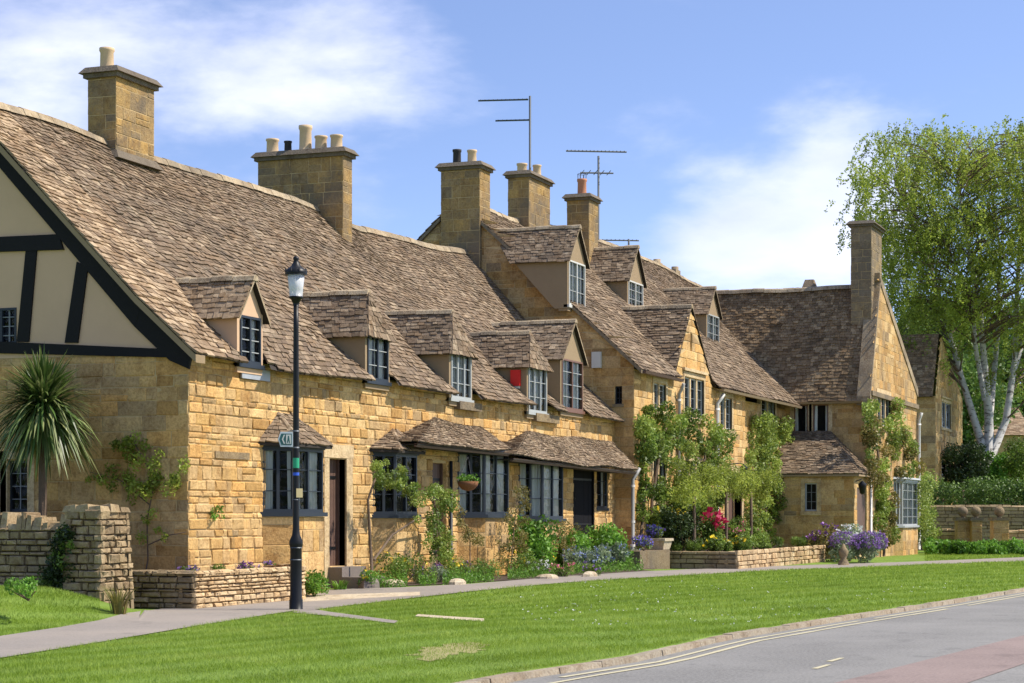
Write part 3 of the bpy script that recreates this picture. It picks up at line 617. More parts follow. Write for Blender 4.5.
PHI = [(-120, 657), (0, 637), (60, 628), (100, 621), (125, 614), (200, 605), (290, 598), (330, 590), (400, 588), (470, 584.5), (560, 577), (640, 572), (760, 567), (900, 562.5), (1024, 557.5), (1150, 554)]
strip('path', PLO, PHI, 'path', .013, n=240, rows=14)
strip('path_spur', [(292, 613), (330, 616.5), (394, 624)], [(300, 607.5), (330, 612.5), (398, 621.5)], 'path', .011, n=40, rows=6)
strip('path_edging', [(415, 617), (440, 619), (484, 622.5)], [(418, 615), (440, 616.6), (484, 619.5)], 'slab', .014, n=30)
strip('front_paving', [(296, 603), (345, 600), (420, 596)], [(300, 597), (345, 595), (420, 592.5)], 'slab', .014, n=30)

# ================================================================== HOUSE A (long terrace with half-timbered end)
AY, AX0, AX1, ARY = 15.7, 27.2, 48.68, 19.8
RT = [(27, 0.0), (28.1, 0.0), (34.4, -0.05), (36.4, 0.05), (39.1, -0.02), (41.8, -0.15), (45, -.05), (49, 0.1)]
ET = [(27, 0.05), (30, -0.02), (34, .04), (38, 0.0), (42, .03), (45, -0.03), (49, -.06)]
def dA(p):
    f = min(1, max(0, (p.y - 15.4) / 4.4)); w = .025 * math.sin(p.x * 1.3 + p.y) + .02 * math.sin(p.x * .61 - p.y * 2.1)
    return Vector((p.x, p.y, p.z + interp(p.x, RT) * f + interp(p.x, ET) * (1 - f) + w * min(1, f * 3 + .25)))
def ryA(z): return 15.42 + (z - 4.02) / .862 if z < 4.95 else 16.5 + (z - 4.95) / 1.04
A = thing('stone_cottage_row', (38, 17, .2), 'long low honey stone cottage row with a half-timbered gable end, five dormers and bay windows', 'house', 'houses along the street')
GL = lambda px, py: (YF(px, AX0), ZF(py, AX0, YF(px, AX0)))
# openings in the street wall
def opx(p0, p1, py0, py1, Y=AY): a, b = XF(p0, Y), XF(p1, Y); m_ = (a + b) / 2; return (a, b, ZF(py1, m_, Y), ZF(py0, m_, Y))
bays = [dict(pl=262, pm=294.5, pr=323.5, pt=447, ps=513, roof=(413, 279, 291)), dict(pl=372, pm=396, pr=417.5, pt=453, ps=515, roof=(429, 393, 396)),
        dict(pl=457, pm=485.5, pr=509, pt=451.5, ps=515), dict(pl=518, pm=543.5, pr=563.5, pt=458, ps=519)]
ops = []
for q0 in bays:
    Xl = XF(q0['pl'], AY); c = solve_c(Xl, AY, q0['pm']); Xr = XF(q0['pr'], AY - c); d_ = DEP(Xl + c, AY - c)
    ops.append((Xl + .12, Xr + c - .12, CAM_Z + (HY - q0['ps']) * d_ / FPX + .03, CAM_Z + (HY - q0['pt']) * d_ / FPX - .05, .1))
D1 = (XF(328, AY), XF(345, AY), .68, ZF(459, XF(336, AY), AY), .20)
D2 = (XF(432, AY), XF(446, AY), .52, ZF(463, XF(438, AY), AY), .16)
D3 = (XF(573, AY), XF(594.5, AY), 1.05, ZF(466, XF(583, AY), AY), .08)
Wn1 = opx(596.5, 608, 468, 508); Wn2 = opx(616, 625, 472, 485)
topA = lambda x: 4.13 + interp(x, ET)
b = MB(); wall(b, front(AY), AX0, AX1, -.1, topA, ops + [D1, D2, D3, Wn1, Wn2], ch=(.09, .21), sw=(.12, .50), relief=.017, rough=2.6, bev=.02, gap=.002)
wf = b.build('front_wall', ['stone', 'mortar', 'dark'], A)
# door surrounds (dressed stone)
b = MB()
for D in (D1,):
    b.fbox(front(AY), D[1], D[1] + .26, .2, D[3] + .02, -.2, .035); b.fbox(front(AY), D[0] - .2, D[0], .2, D[3] + .02, -.2, .03); b.fbox(front(AY), D[0] - .24, D[1] + .3, D[3] + .02, D[3] + .26, -.2, .04)
b.build('door_surround', 'mull', A)
def plank_door(house, D, n, m, label, open_=False, glassy=False):
    fr = front(AY); b = MB(); k = 5; w = (D[1] - D[0]) / k
    for i in range(k): b.fbox(fr, D[0] + w * i + .004, D[0] + w * (i + 1) - .004, D[2], D[3], n - .05, n + random.uniform(0, .006))
    b.fbox(fr, D[0], D[0] + .05, D[2], D[3], n, n + .05); b.fbox(fr, D[1] - .05, D[1], D[2], D[3], n, n + .05)
    o = b.build('door', m, house); o['label'] = label
    h = MB(); h.tube([fr.p(D[0] + .16, D[2] + .95, n + .005), fr.p(D[0] + .16, D[2] + .95, n + .06)], .025, 8); h.tube([fr.p(D[0] + .16, D[2] + 1.08, n + .05), fr.p(D[0] + .16, D[2] + .9, n + .05)], .012, 6); h.build('handle', 'iron', o)
    for zz in (D[2] + .3, D[3] - .35): s_ = MB(); s_.fbox(fr, D[0] + .06, D[1] - .08, zz, zz + .05, n + .007, n + .016); s_.build('hinge', 'iron', o)
    return o
plank_door(A, D1, -.16, 'door', 'dark brown plank door beside the corner bay window'); plank_door(A, D2, -.12, 'door', 'shadowed plank door between two bay windows'); plank_door(A, D3, -.06, 'doorb', 'black door under the lean-to porch roof')
recess_window(A, front(AY), *Wn1, lights=1, cols=2, rows=3, fm='slate', surround=False, n=-.06, barm='slate', smat='slate')
recess_window(A, front(AY), *Wn2, lights=1, cols=2, rows=1, fm='slate', surround=False, n=-.06, curtain=None, barm='slate', smat='slate')
for i, q0 in enumerate(bays):
    lab = ['bay window nearest the lamp post, with its own stone tiled hood', 'small bay window half hidden by a pink rose', 'bay window behind the hanging basket', 'bay window with net curtains under the lean-to roof'][i]
    bay(A, AY, zbase=-.05, label=lab, cur=[('left', 'both'), (None, None), ('left', 'both'), ('both', 'full')][i], bm='stone', cols=(2, 2), **q0)
# gable end wall
apex = 8.38
def gtop(y):
    y = y if y < ARY else 2 * ARY - y
    return (4.02 + (y - 15.42) * .862 if y < 16.5 else 4.95 + (y - 16.5) * 1.04) - .05
Wg = (YF(28, AX0), YF(7, AX0), ZF(512, AX0, 18.3), ZF(460, AX0, 18.3)); Wg2 = (YF(1, AX0), YF(-20, AX0), Wg[2], Wg[3]); Wu = (YF(17, AX0), YF(-14, AX0), ZF(344, AX0, 18.6), ZF(307, AX0, 18.6))
b = MB(); wall(b, left(AX0), AY, 2 * ARY - AY, -.1, 4.12, [Wg, Wg2], ch=(.15, .30), sw=(.22, .7), relief=.010, rough=2); b.build('end_wall', ['stone', 'mortar', 'dark'], A)
b = MB()
wall(b, left(AX0 - .01), AY + .05, 2 * ARY - AY - .05, 4.12, gtop, [Wu + (.1,)], breaks=(16.5, ARY), stones=False, ms=0, mm=0); b.build('gable_render', ['cream', 'cream', 'dark'], A)
b = MB(); fr = left(AX0 - .01)
def beam(pts, n=.04): prism(b, fr, [GL(*p) for p in pts], 0.0, n + random.uniform(0, .006))
beam([(187, 358), (187, 350), (-60, 339), (-60, 352)]); beam([(65, 250), (60, 234.5), (-60, 240), (-60, 254)])
beam([(27, 250), (38, 250), (30, 342), (18, 342)], .03); beam([(78, 262), (89, 268), (79, 343), (66, 343)], .03); beam([(-30, 250), (-20, 250), (-28, 342), (-40, 342)], .03)
def vz(y): return gtop(y) + .02
for s in (1, -1):
    Yl = lambda y: y if s == 1 else 2 * ARY - y
    prism(b, fr, [(Yl(15.6), vz(15.6) - .02), (Yl(16.5), vz(16.5) - .02), (Yl(16.62), vz(16.5) - .38), (Yl(16.0), 4.0), (Yl(15.66), 3.86)], 0, .052)
    prism(b, fr, [(Yl(16.5), vz(16.5) - .02), (Yl(19.8), vz(19.8) - .02), (Yl(19.8), vz(19.8) - .45), (Yl(16.62), vz(16.5) - .38)], 0, .055)
b.build('timber_frame', 'timber', A)
recess_window(A, left(AX0), *Wg, lights=1, cols=2, rows=4, fm='slate', n=-.1, surround=True, curtain=None, label='small leaded window in the shaded end wall')
recess_window(A, left(AX0), *Wg2, lights=1, cols=2, rows=4, fm='slate', n=-.1, surround=True, curtain=None)
recess_window(A, left(AX0 - .01), *Wu, lights=2, cols=2, rows=4, fm='slate', n=-.03, surround=False, curtain=None, smat='slate')
# rest of the shell
b = MB(); b.q([(AX0, 2 * ARY - AY, 0), (AX1, 2 * ARY - AY, 0), (AX1, 2 * ARY - AY, 4.1), (AX0, 2 * ARY - AY, 4.1)]); b.q([(AX1, AY, 0), (AX1, AY + 8.2, 0), (AX1, AY + 8.2, 4), (AX1, ARY, 8.2), (AX1, AY, 4)]); b.build('rear_wall', 'mortar', A)
# roof
YD = 15.63
b = MB(); V0, V1 = 26.93, 48.66
HOL = [(XF(a, YD) - .12, XF(c, YD) + .12, 16.3) for a, c in ((239.5, 260), (367, 387.5), (450.6, 470.4), (528, 546), (561.5, 582))]
kA = dict(disp=dA)
# paler tiles near the verge (lichen free), weathered brown beyond
tile_quad(b, (V0, 15.42, 4.02), (28.1, 15.42, 4.02), (V0, 16.5, 4.95), (29.6, 16.5, 4.95), ex0=.20, ex1=.17, m=2, holes=HOL, **kA)
tile_quad(b, (28.1, 15.42, 4.02), (V1, 15.42, 4.02), (29.6, 16.5, 4.95), (V1, 16.5, 4.95), ex0=.20, ex1=.17, holes=HOL, **kA)
tile_quad(b, (V0, 16.47, 4.93), (29.2, 16.47, 4.93), (V0, ARY, apex), (28.1, ARY, apex), ex0=.17, ex1=.11, m=2, **kA)
tile_quad(b, (29.2, 16.47, 4.93), (V1, 16.47, 4.93), (28.1, ARY, apex), (V1, ARY, apex), ex0=.165, ex1=.105, **kA)
tile_quad(b, (V0, 2 * ARY - 15.42, 4.02), (V1, 2 * ARY - 15.42, 4.02), (V0, ARY, apex), (V1, ARY, apex), ex0=.3, ex1=.25, w0=(.4, .8), w1=(.4, .8), **kA)
ridge(b, (V0, ARY, apex + .05), (V1, ARY, apex + .05), dA, r=.15, m=3)
b.build('roof', ['tile', 'under', 'tile_l', 'ridge'], A)
b = MB()   # plastered verge under the tiles, and bargeboard shadow gap
for ya, za, yb, zb_ in ((15.42, 4.02, 16.5, 4.95), (16.5, 4.95, ARY, apex), (2 * ARY - 16.5, 4.95, ARY, apex), (2 * ARY - 15.42, 4.02, 2 * ARY - 16.5, 4.95)):
    a0, a1 = dA(Vector((V0, ya, za - .012))), dA(Vector((V0, yb, zb_ - .012)))
    b.hexa([a0 + Vector((.01, 0, -.12)), a1 + Vector((.01, 0, -.12)), a1 + Vector((.3, 0, -.12)), a0 + Vector((.3, 0, -.12))], [a0 + Vector((.01, 0, 0)), a1 + Vector((.01, 0, 0)), a1 + Vector((.3, 0, 0)), a0 + Vector((.3, 0, 0))])
b.build('verge', 'buff', A)

chimney(A, 88, 116, 154, 19.5, 67, 7.2, [(107, 48, 15, 'pot')], band=153, label='square chimney with one buff pot above the timbered gable')
chimney(A, 258, 343, 352, 19.1, 148, 5.8, [(272.5, 139, 13, 'pot'), (288, 141, 8, 'potd'), (305.5, 125.5, 13.5, 'pot'), (321, 136, 14, 'potr2'), (336.5, 135, 14, 'pot')] if False else [(272.5, 139, 13, 'pot'), (288, 141, 8, 'potd'), (305.5, 125.5, 13.5, 'pot'), (321, 136, 13, 'pot'), (336.5, 135, 13, 'pot')], label='broad chimney with five pots midway along the low roof')
# dormers
dormer(A, ryA, YD, 239.5, 260, 364, 316, 278, 0, wm='cream', rm='tile_l', lights=2, cols=1, rows=4, label='cream dormer with a gabled pale roof, nearest the timbered end', cw=.4)
b = MB(); x0, x1 = XF(239, AY), XF(267, AY); b.fbox(front(AY), x0, x1, ZF(378, x0, AY), ZF(367, x0, AY), .03, .06); b.build('lead_apron', 'lead', A)
dormer(A, ryA, YD, 367, 387.5, 381, 335, 292, .28, lights=2, rows=3, label='hipped dormer behind the street lamp', curtain='both')
dormer(A, ryA, YD, 450.6, 470.4, 399, 353, 311, .28, lights=3, rows=3, fm='greyw', label='hipped dormer in the middle of the row', curtain='both')
dormer(A, ryA, YD, 528, 546, 412.5, 367, 332, .28, lights=3, rows=3, fm='greyw', label='hipped dormer with a red alarm box on its cheek', curtain='both')
dormer(A, ryA, YD, 561.5, 582, 410, 360, 321.5, 0, wm='buff', cw=.42, lights=2, cols=2, rows=4, fm='brownp', label='gabled dormer with a brown window, last of the row', curtain='both')
for (pa, pb, ya, yb) in ((454, 476, 401, 409), (531, 554, 413, 421)):
    b = MB(); x0, x1 = XF(pa, AY), XF(pb, AY); b.fbox(front(AY), x0, x1, ZF(yb, x0, AY), ZF(ya, x0, AY), -.1, .14); b.build('stone_corbel', 'stone_grey', A)
# red alarm box on dormer cheek
xc = XF(528, YD) - .09; ya, yb = YF(521, xc), YF(511.7, xc); b = MB(); b.fbox(left(xc), ya, yb, ZF(386, xc, ya), ZF(370, xc, ya), .002, .09); b.fbox(left(xc), ya + .02, yb - .02, ZF(388.5, xc, ya), ZF(386.2, xc, ya), .002, .07, 1); o = b.build('alarm_box', ['red', 'white'], A); o['label'] = 'red alarm box on the dormer cheek'
# shared lean-to roofs over bay 3 + door 2 and bay 4 + porch
def leanto(eave, top, Ye, sag=.03, hl=True, hr=False):
    (p0, y0), (p1, y1) = eave; (q0, r0), (q1, r1) = top
    E0, E1 = Vector((XF(p0, Ye), Ye, ZF(y0, XF(p0, Ye), Ye))), Vector((XF(p1, Ye), Ye, ZF(y1, XF(p1, Ye), Ye)))
    T0, T1 = Vector((XF(q0, AY - .03), AY - .02, ZF(r0, XF(q0, AY), AY))), Vector((XF(q1, AY - .03), AY - .02, ZF(r1, XF(q1, AY), AY)))
    b = MB(); k = dict(ex0=.14, ex1=.10, w0=(.15, .36), w1=(.12, .26), thk=.026, disp=lambda p: Vector((p.x, p.y, p.z + .02 * math.sin(p.x * 2.1) - sag * math.sin(p.x * .9))))
    tile_quad(b, E0, E1, T0, T1, **k)
    if hl: tile_quad(b, (E0.x - .12, AY, E0.z), E0, T0 - Vector((.02, 0, 0)), T0, **k)
    if hr: tile_quad(b, E1, (E1.x + .1, AY, E1.z), T1, T1 + Vector((.02, 0, 0)), **k)
    b.hexa([E0 + Vector((0, .06, -.09)), E1 + Vector((0, .06, -.09)), E1 + Vector((0, .1, -.09)), E0 + Vector((0, .1, -.09))], [E0 + Vector((0, .03, -.02)), E1 + Vector((0, .03, -.02)), E1 + Vector((0, .1, -.02)), E0 + Vector((0, .1, -.02))], 2)
    b.hexa([Vector((E0.x, Ye + .03, E0.z - .05)), Vector((E1.x, Ye + .03, E1.z - .05)), Vector((E1.x, AY - .02, E1.z - .05)), Vector((E0.x, AY - .02, E0.z - .05))], [Vector((E0.x, Ye + .03, E0.z - .03)), Vector((E1.x, Ye + .03, E1.z - .03)), Vector((E1.x, AY - .02, E1.z - .03)), Vector((E0.x, AY - .02, E0.z - .03))], 1)
    b.build('lean_to_roof', ['tile', 'under', 'door'], A)
leanto(((419, 442), (511, 452)), ((437, 417.5), (482, 430)), 14.98, hr=True)
leanto(((515, 457), (638, 471)), ((529, 431.5), (612, 443)), 14.92)
# steps
def steps(house, x0, x1, spec, fr=None):
    b = MB()
    for (d0, d1, z0, z1) in spec: b.box(x0, x1, AY - d1, AY - d0, z0, z1)
    b.build('doorstep', 'step', house)
steps(A, D1[0] - .05, D1[1] + .25, [(-.3, .30, 0, .67), (.303, .68, 0, .50)]); steps(A, D2[0] - .1, D2[1] + .1, [(-.3, .3, 0, .51)])
b = MB(); b.box(D3[0] - .1, D3[1] + .15, AY - .4, AY + .3, 0, 1.04); b.box(D3[0] - .1, D3[1] + .1, AY - .75, AY - .403, 0, .78); b.build('doorstep', 'mull', A)
pipe(A, 48.2, 15.05, .3, 2.5, 'pipe', .045, (.18, -.12))
b = MB(); x = XF(446.5, AY); b.tube([(x + .1, AY - .06, .3), (x + .1, AY - .06, 2.7)], .035, 8); b.build('downpipe', 'slate', A)
b = MB(); b.fbox(front(AY), XF(214, AY), XF(248, AY), ZF(458, XF(214, AY), AY), ZF(451, XF(214, AY), AY), .01, .03); 
b.build('wall_band', 'stone_grey', A)

# ================================================================== HOUSE B (tall gabled house)
BX, BY, BRY = 48.7, 15.18, 20.0
B = thing('tall_stone_house', (57, 16, .2), 'tall two-storey honey stone house with creepers, a front gable and three chimneys', 'house', 'houses along the street')
ze_b, zr_b = 5.3, 9.9
def dB(p): f = max(0, min(1, (p.y - 15) / 5)); return Vector((p.x, p.y, p.z + f * interp(p.x, [(48, 0), (52, -.02), (56, .22), (60, .4), (66, .42), (70, .3), (75, .1)]) + .02 * math.sin(p.x * 1.1 + p.y * 1.7)))
slopeB = (zr_b - ze_b) / (BRY - 14.95)
def ryB(z): return 14.95 + (z - ze_b) / slopeB
def zB(y): return ze_b + (y - 14.95) * slopeB
gtB = lambda y: zB(y if y < BRY else 2 * BRY - y) - .06
sl_ = (YF(622, BX), YF(614.5, BX), ZF(404, BX, 15.5), ZF(386, BX, 15.5), .2)
b = MB(); wall(b, left(BX), BY, 2 * BRY - BY, -.1, gtB, [sl_], ch=(.17, .30), sw=(.25, .7), relief=.010, breaks=(BRY,)); b.build('end_wall', ['stone_b', 'mortar', 'dark'], B)
b = MB(); glz = MB(); b.fbox(left(BX), sl_[0] - .05, sl_[1] + .05, sl_[2] - .08, sl_[2], -.1, .03); w = b.build('window', 'stone_grey', B); glazed(w, left(BX), sl_[0], sl_[1], sl_[2], sl_[3], -.12, 2, 3, 'slate', .03, .008, 1, None)
def opB(p0, p1, y0, y1, Y=BY): return opx(p0, p1, y0, y1, Y)
wB = [opB(653.5, 665.5, 384, 410), opB(684, 703.5, 379, 418), opB(719.8, 731.5, 398, 429), opB(683, 703, 462, 519), opB(653, 665, 452, 500)]
dB_ = (XF(727, BY), XF(741, BY), .45, ZF(472, XF(733, BY), BY), .3)
XG0, XG1, XGA, ZGA = 52.25, 56.35, 54.05, 7.44
def topBf(x):
    if x < XG0 or x > XG1: return ze_b + .02
    return ze_b - .06 + (ZGA - ze_b - .1) * (1 - abs(x - XGA) / ((XGA - XG0) if x < XGA else (XG1 - XGA)))
slit = (XF(690, BY), XF(692, BY), ZF(351, 54, BY), ZF(333, 54, BY), .15)
b = MB(); wall(b, front(BY), BX, 60.2, -.1, topBf, wB + [dB_, slit], breaks=(XG0, XGA, XG1), ch=(.17, .30), sw=(.25, .7), relief=.013)
wall(b, left(60.2), BY, BY + .4, -.1, 5.3, ch=(.2, .3), sw=(.2, .4)); b.q([(60.2, BY, 0), (60.2, 15.5, 0), (60.2, 15.5, 5.3), (60.2, BY, 5.3)], 1)
wB2 = [opB(761, 775, 400, 420, 15.5), opB(757, 770, 470, 505, 15.5)]
wall(b, front(15.5), 60.2, 67.1, -.1, 5.2, wB2, ch=(.17, .30), sw=(.25, .7)); b.build('front_wall', ['stone', 'mortar', 'dark'], B)
for i, (w, n_) in enumerate(zip(wB + wB2, (2, 3, 2, 3, 2, 2, 2))): recess_window(B, front(BY if i < 5 else 15.5), *w, lights=n_, cols=1 if n_ == 3 else 1, rows=4, hood=(i == 1), curtain='both')
b = MB(); k = 4; w_ = (dB_[1] - dB_[0]) / k
for i in range(k): b.fbox(front(BY), dB_[0] + w_ * i + .005, dB_[0] + w_ * (i + 1) - .005, dB_[2], dB_[3], -.3, -.25)
o = b.build('door', 'door', B)
b = MB(); prism(b, front(BY), [(dB_[0] - .16, .3), (dB_[0], .3), (dB_[0], dB_[3] - .3), (dB_[0] + .12, dB_[3] - .08), ((dB_[0] + dB_[1]) / 2, dB_[3]), (dB_[1] - .12, dB_[3] - .08), (dB_[1], dB_[3] - .3), (dB_[1], .3), (dB_[1] + .16, .3), (dB_[1] + .16, dB_[3] + .2), (dB_[0] - .16, dB_[3] + .2)], -.2, .04); b.build('door_surround', 'mull', B)
b = MB(); kB = dict(ex0=.19, ex1=.12, disp=dB)
tile_quad(b, (BX - .1, 14.95, ze_b), (XG0 + .1, 14.95, ze_b), (BX - .1, BRY, zr_b), (XG0 + .1, BRY, zr_b), **kB)
tile_quad(b, (XG0 + .1, 15.25, zB(15.25)), (XG1 - .1, 15.25, zB(15.25)), (XG0 + .1, BRY, zr_b), (XG1 - .1, BRY, zr_b), **kB)
tile_quad(b, (XG1 - .1, 14.95, ze_b), (67.0, 14.95, ze_b), (XG1 - .1, BRY, zr_b), (69.9, BRY, zr_b), **kB)
tile_quad(b, (66.9, 17.6, zB(17.6)), (77, 17.6, zB(17.6)), (66.9, BRY, zr_b), (77, BRY, zr_b), **kB)
tile_quad(b, (BX - .1, 25.05, ze_b), (77, 25.05, ze_b), (BX - .1, BRY, zr_b), (77, BRY, zr_b), ex0=.3, ex1=.3, w0=(.5, .9), w1=(.5, .9), disp=dB)
ridge(b, (BX - .1, BRY, zr_b + .05), (77, BRY, zr_b + .05), dB, r=.15, m=2)
# front gable roof
yv = ryB(ZGA); yg = BY - .04
tile_quad(b, (XG0, 15.05, ze_b), (XG0 - .02, yg, ze_b), (XGA, yv + .1, ZGA), (XGA, yg, ZGA), ex0=.15, ex1=.11)
tile_quad(b, (XG1 + .02, yg, ze_b), (XG1, 15.05, ze_b), (XGA, yg, ZGA), (XGA, yv + .1, ZGA), ex0=.15, ex1=.11)
ridge(b, (XGA, yg - .01, ZGA + .04), (XGA, yv + .1, ZGA + .04), r=.12, m=2)
b.build('roof', ['tile', 'under', 'ridge'], B)
b = MB()
for (ya, za, yb, zb_) in ((14.95, ze_b, 19.35, zB(19.35)), (25.05, ze_b, 20.5, zB(19.5))):
    b.hexa([(BX - .11, ya, za - .1), (BX - .11, yb, zb_ - .1), (BX + .1, yb, zb_ - .1), (BX + .1, ya, za - .1)], [(BX - .11, ya, za - .01), (BX - .11, yb, zb_ - .01), (BX + .1, yb, zb_ - .01), (BX + .1, ya, za - .01)])
b.build('verge', 'stone_grey', B)
def gutter(house, x0, x1, y, z, m='pipe'):
    b = MB(); b.hexa([(x0, y - .05, z - .07), (x1, y - .05, z - .07), (x1, y + .03, z - .07), (x0, y + .03, z - .07)], [(x0, y - .08, z), (x1, y - .08, z), (x1, y + .04, z), (x0, y + .04, z)]); b.build('gutter', m, house)
gutter(B, BX, XG0 - .05, 14.92, ze_b - .03, 'door'); gutter(B, XG1 + .1, 66.8, 14.92, ze_b - .03, 'buff')
pipe(B, XF(679, BY - .08), BY - .08, .4, 4.9, 'pipe', .05, (-.05, -.15)); pipe(B, XF(717.5, BY - .08), BY - .08, .4, 4.85, 'white', .055, (.15, -.15))
chimney(B, 441, 479.5, 490, 19.35, 162, 5.5, [(457, 149.5, 9, 'potd'), (472, 150, 10, 'pot')], mt='chim', label='tall chimney rising from the left gable wall', X=48.56)
c4 = chimney(B, 508, 529, 550, 19.6, 171, 9.0, [(522, 163.5, 11, 'pot'), (537, 165, 9, 'pot')], label='wide chimney on the ridge carrying the tallest aerial')
c5 = chimney(B, 567, 589, 598, 18.75, 194, 8.3, [(582, 179, 10, 'potr')], label='narrow grey chimney with one red pot')
for px, w in ((657, 9), (675, 7)):
    x = XF(px, BRY); b = MB(); b.box(x - .3, x + .3, BRY - .12, BRY + .3, 10.0, 10.38); b.tube([(x, BRY, 10.38), (x, BRY, 10.5)], .13, 10); b.build('ridge_vent', 'ridge', B)
dormer(B, ryB, None, 568.5, 584.5, 307, 262, 226.5, 0, lights=2, cols=2, rows=3, fm='white', barm='greyw', label='higher gabled dormer with white window, at the left', curtain='full')
dormer(B, ryB, None, 628, 642.5, 309, 282, 247, 0, lights=2, cols=2, rows=3, fm='white', barm='greyw', label='small gabled dormer with white window, in the middle')
dormer(B, ryB, None, 707, 718.5, 343, 315, 288, 0, lights=2, cols=2, rows=3, fm='greyw', barm='greyw', label='small gabled dormer with grey window, at the right')
y0, y1 = YF(602, BX), YF(593, BX); b = MB(); b.fbox(left(BX), y0, y1, ZF(368, BX, y0), ZF(352, BX, y0), .01, .12); o = b.build('alarm_box', ['white', 'potr'], B); o['label'] = 'white alarm box high on the left end wall'
b = MB(); b.q([(BX, 24.8, 0), (77, 24.8, 0), (77, 24.8, 5.2), (BX, 24.8, 5.2)]); b.q([(77, 15.5, 0), (77, 24.8, 0), (77, 24.8, 5.2), (77, BRY, 9.8), (77, 15.5, 5.2)]); b.build('rear_wall', 'mortar', B)

# ================================================================== HOUSE C (projecting wing with chimney gable and porch)
CX, CY, CR, CXR = 67.0, 12.6, 68.7, 76.4
Cc = thing('gabled_stone_house', (71, 14, .2), 'stone house with a steep chimney gable, square porch and white bay window, beside the birch', 'house', 'houses along the street')
zeC, zrC = 5.5, 9.5
wu = []
for (a, b_) in ((828.5, 813), (808, 794)): wu.append((YF(a, CX), YF(b_, CX), ZF(432, CX, 13.6), ZF(404, CX, 13.6), .14, .4))
b = MB(); wall(b, left(CX), CY, 19.4, -.1, 5.62, wu, ch=(.2, .34), sw=(.3, .8), relief=.008, bev=.009)
def topC(x): return -.16 + zeC + (zrC - zeC) * (x - CX) / (CR - CX) if x < CR else zrC + .25 - (zrC + .25 - 6.3) * (x - CR) / (CXR - CR)
wc = [opx(877, 890, 395, 426, CY), opx(870.5, 874, 395, 420, CY)][:1]; D4 = (67.12, 67.13, 0, 0)
wall(b, front(CY), CX, CXR, -.1, topC, wc, ch=(.24, .36), sw=(.35, .8), relief=.008, bev=.009, breaks=(CR,)); wall(b, right(CXR), CY, 19.4, -.1, 6.2, stones=False)
b.build('wall', ['stone_b', 'mortar', 'dark'], Cc)
for i, w in enumerate(wu): recess_window(Cc, left(CX), *w[:4], lights=1, cols=1, rows=1, fm='brownp', n=-.04, curtain='both', cw=.25)
recess_window(Cc, front(CY), *wc[0], lights=3, cols=1, rows=3, fm='greyw')
b = MB(); b.fbox(front(CY), CX, CXR + .05, 5.62, 5.78, .003, .09); b.build('string_course', 'stone_grey', Cc)
b = MB(); dC = lambda p: Vector((p.x, p.y, p.z - .06 * math.sin((p.y - 12.6) / 6.9 * math.pi) * min(1, (p.z - 5.4) / 3) + .015 * math.sin(p.y * 2.3)))
tile_quad(b, (CX - .12, 19.6, 5.42), (CX - .12, CY + .22, 5.42), (CR, 19.6, zrC), (CR, CY + .22, zrC), ex0=.17, ex1=.115, disp=dC)
tile_quad(b, (CXR + .1, CY + .2, 6.25), (CXR + .1, 19.6, 6.25), (CR, CY + .2, zrC), (CR, 19.6, zrC), ex0=.2, ex1=.15)
ridge(b, (CR, CY + .2, zrC + .05), (CR, 19.6, zrC + .05), dC, r=.15, m=2); b.build('roof', ['tile_d', 'under', 'ridge'], Cc)
b = MB()   # raised coping on the gable
for (xa, za, xb, zb_) in ((CX - .16, 5.5, CR + .1, zrC + .35), (CXR + .15, 6.3, CR - .1, zrC + .35)):
    b.hexa([(xa, CY - .04, za - .22), (xb, CY - .04, zb_ - .22), (xb, CY + .42, zb_ - .22), (xa, CY + .42, za - .22)], [(xa, CY - .04, za + .08), (xb, CY - .04, zb_ + .06), (xb, CY + .42, zb_ + .06), (xa, CY + .42, za + .08)])
b.box(CX - .2, CX + .06, CY - .05, CY + .26, 5.1, 5.5); b.build('gable_coping', 'ridge', Cc)
chimney(Cc, 851, 871.5, 881.5, CY + .15, 221, 7.6, [], mt='stone_grey', cap=.16, label='square ashlar chimney without pots on the gable', band=None)
b = MB(); y = 14.9; b.hexa([(68.9, y, 9.4), (69.8, y, 9.4), (69.8, y + .5, 9.4), (68.9, y + .5, 9.4)], [(69.2, y + .1, 9.85), (69.4, y + .1, 9.85), (69.4, y + .4, 9.85), (69.2, y + .4, 9.85)]); b.build('roof_finial', 'stone_grey', Cc)
b = MB(); b.hexa([(CX - .22, CY + .2, 5.35), (CX - .14, CY + .2, 5.35), (CX - .14, 15.3, 5.35), (CX - .22, 15.3, 5.35)], [(CX - .26, CY + .2, 5.42), (CX - .13, CY + .2, 5.42), (CX - .13, 15.3, 5.42), (CX - .26, 15.3, 5.42)]); b.build('gutter', 'buff', Cc)
# porch
PX = 64.5; wp = (YF(817, PX), YF(805, PX), ZF(511, PX, 14), ZF(483, PX, 14), .12, .2); zp = 2.86
b = MB(); wall(b, left(PX), CY + .05, 15.5, -.1, zp, [wp], ch=(.2, .34), sw=(.3, .8), relief=.008); dp = (65.0, 66.6, .3, 2.5, .06, .1)
wall(b, front(CY + .05), PX, CX, -.1, zp, [dp], ch=(.24, .36), sw=(.3, .6), relief=.008); po = b.build('porch', ['stone_b', 'mortar', 'dark'], Cc); po['label'] = 'square lean-to porch with a hipped tiled roof'
recess_window(Cc, left(PX), *wp[:4], lights=1, cols=2, rows=3, curtain=None)
b = MB(); b.fbox(front(CY + .05), dp[0], dp[1], dp[2], dp[3], -.06, -.03); b.build('porch_door', 'door', po)
b = MB(); k = dict(ex0=.15, ex1=.11); e = .14; ze = ZF(474, PX, CY)
tile_quad(b, (PX - e, 15.45, ze), (PX - e, CY - e, ze), (CX - .02, 15.45, 4.42), (CX - .02, 13.95, 4.42), disp=lambda p: Vector((p.x, p.y, p.z)), **k)
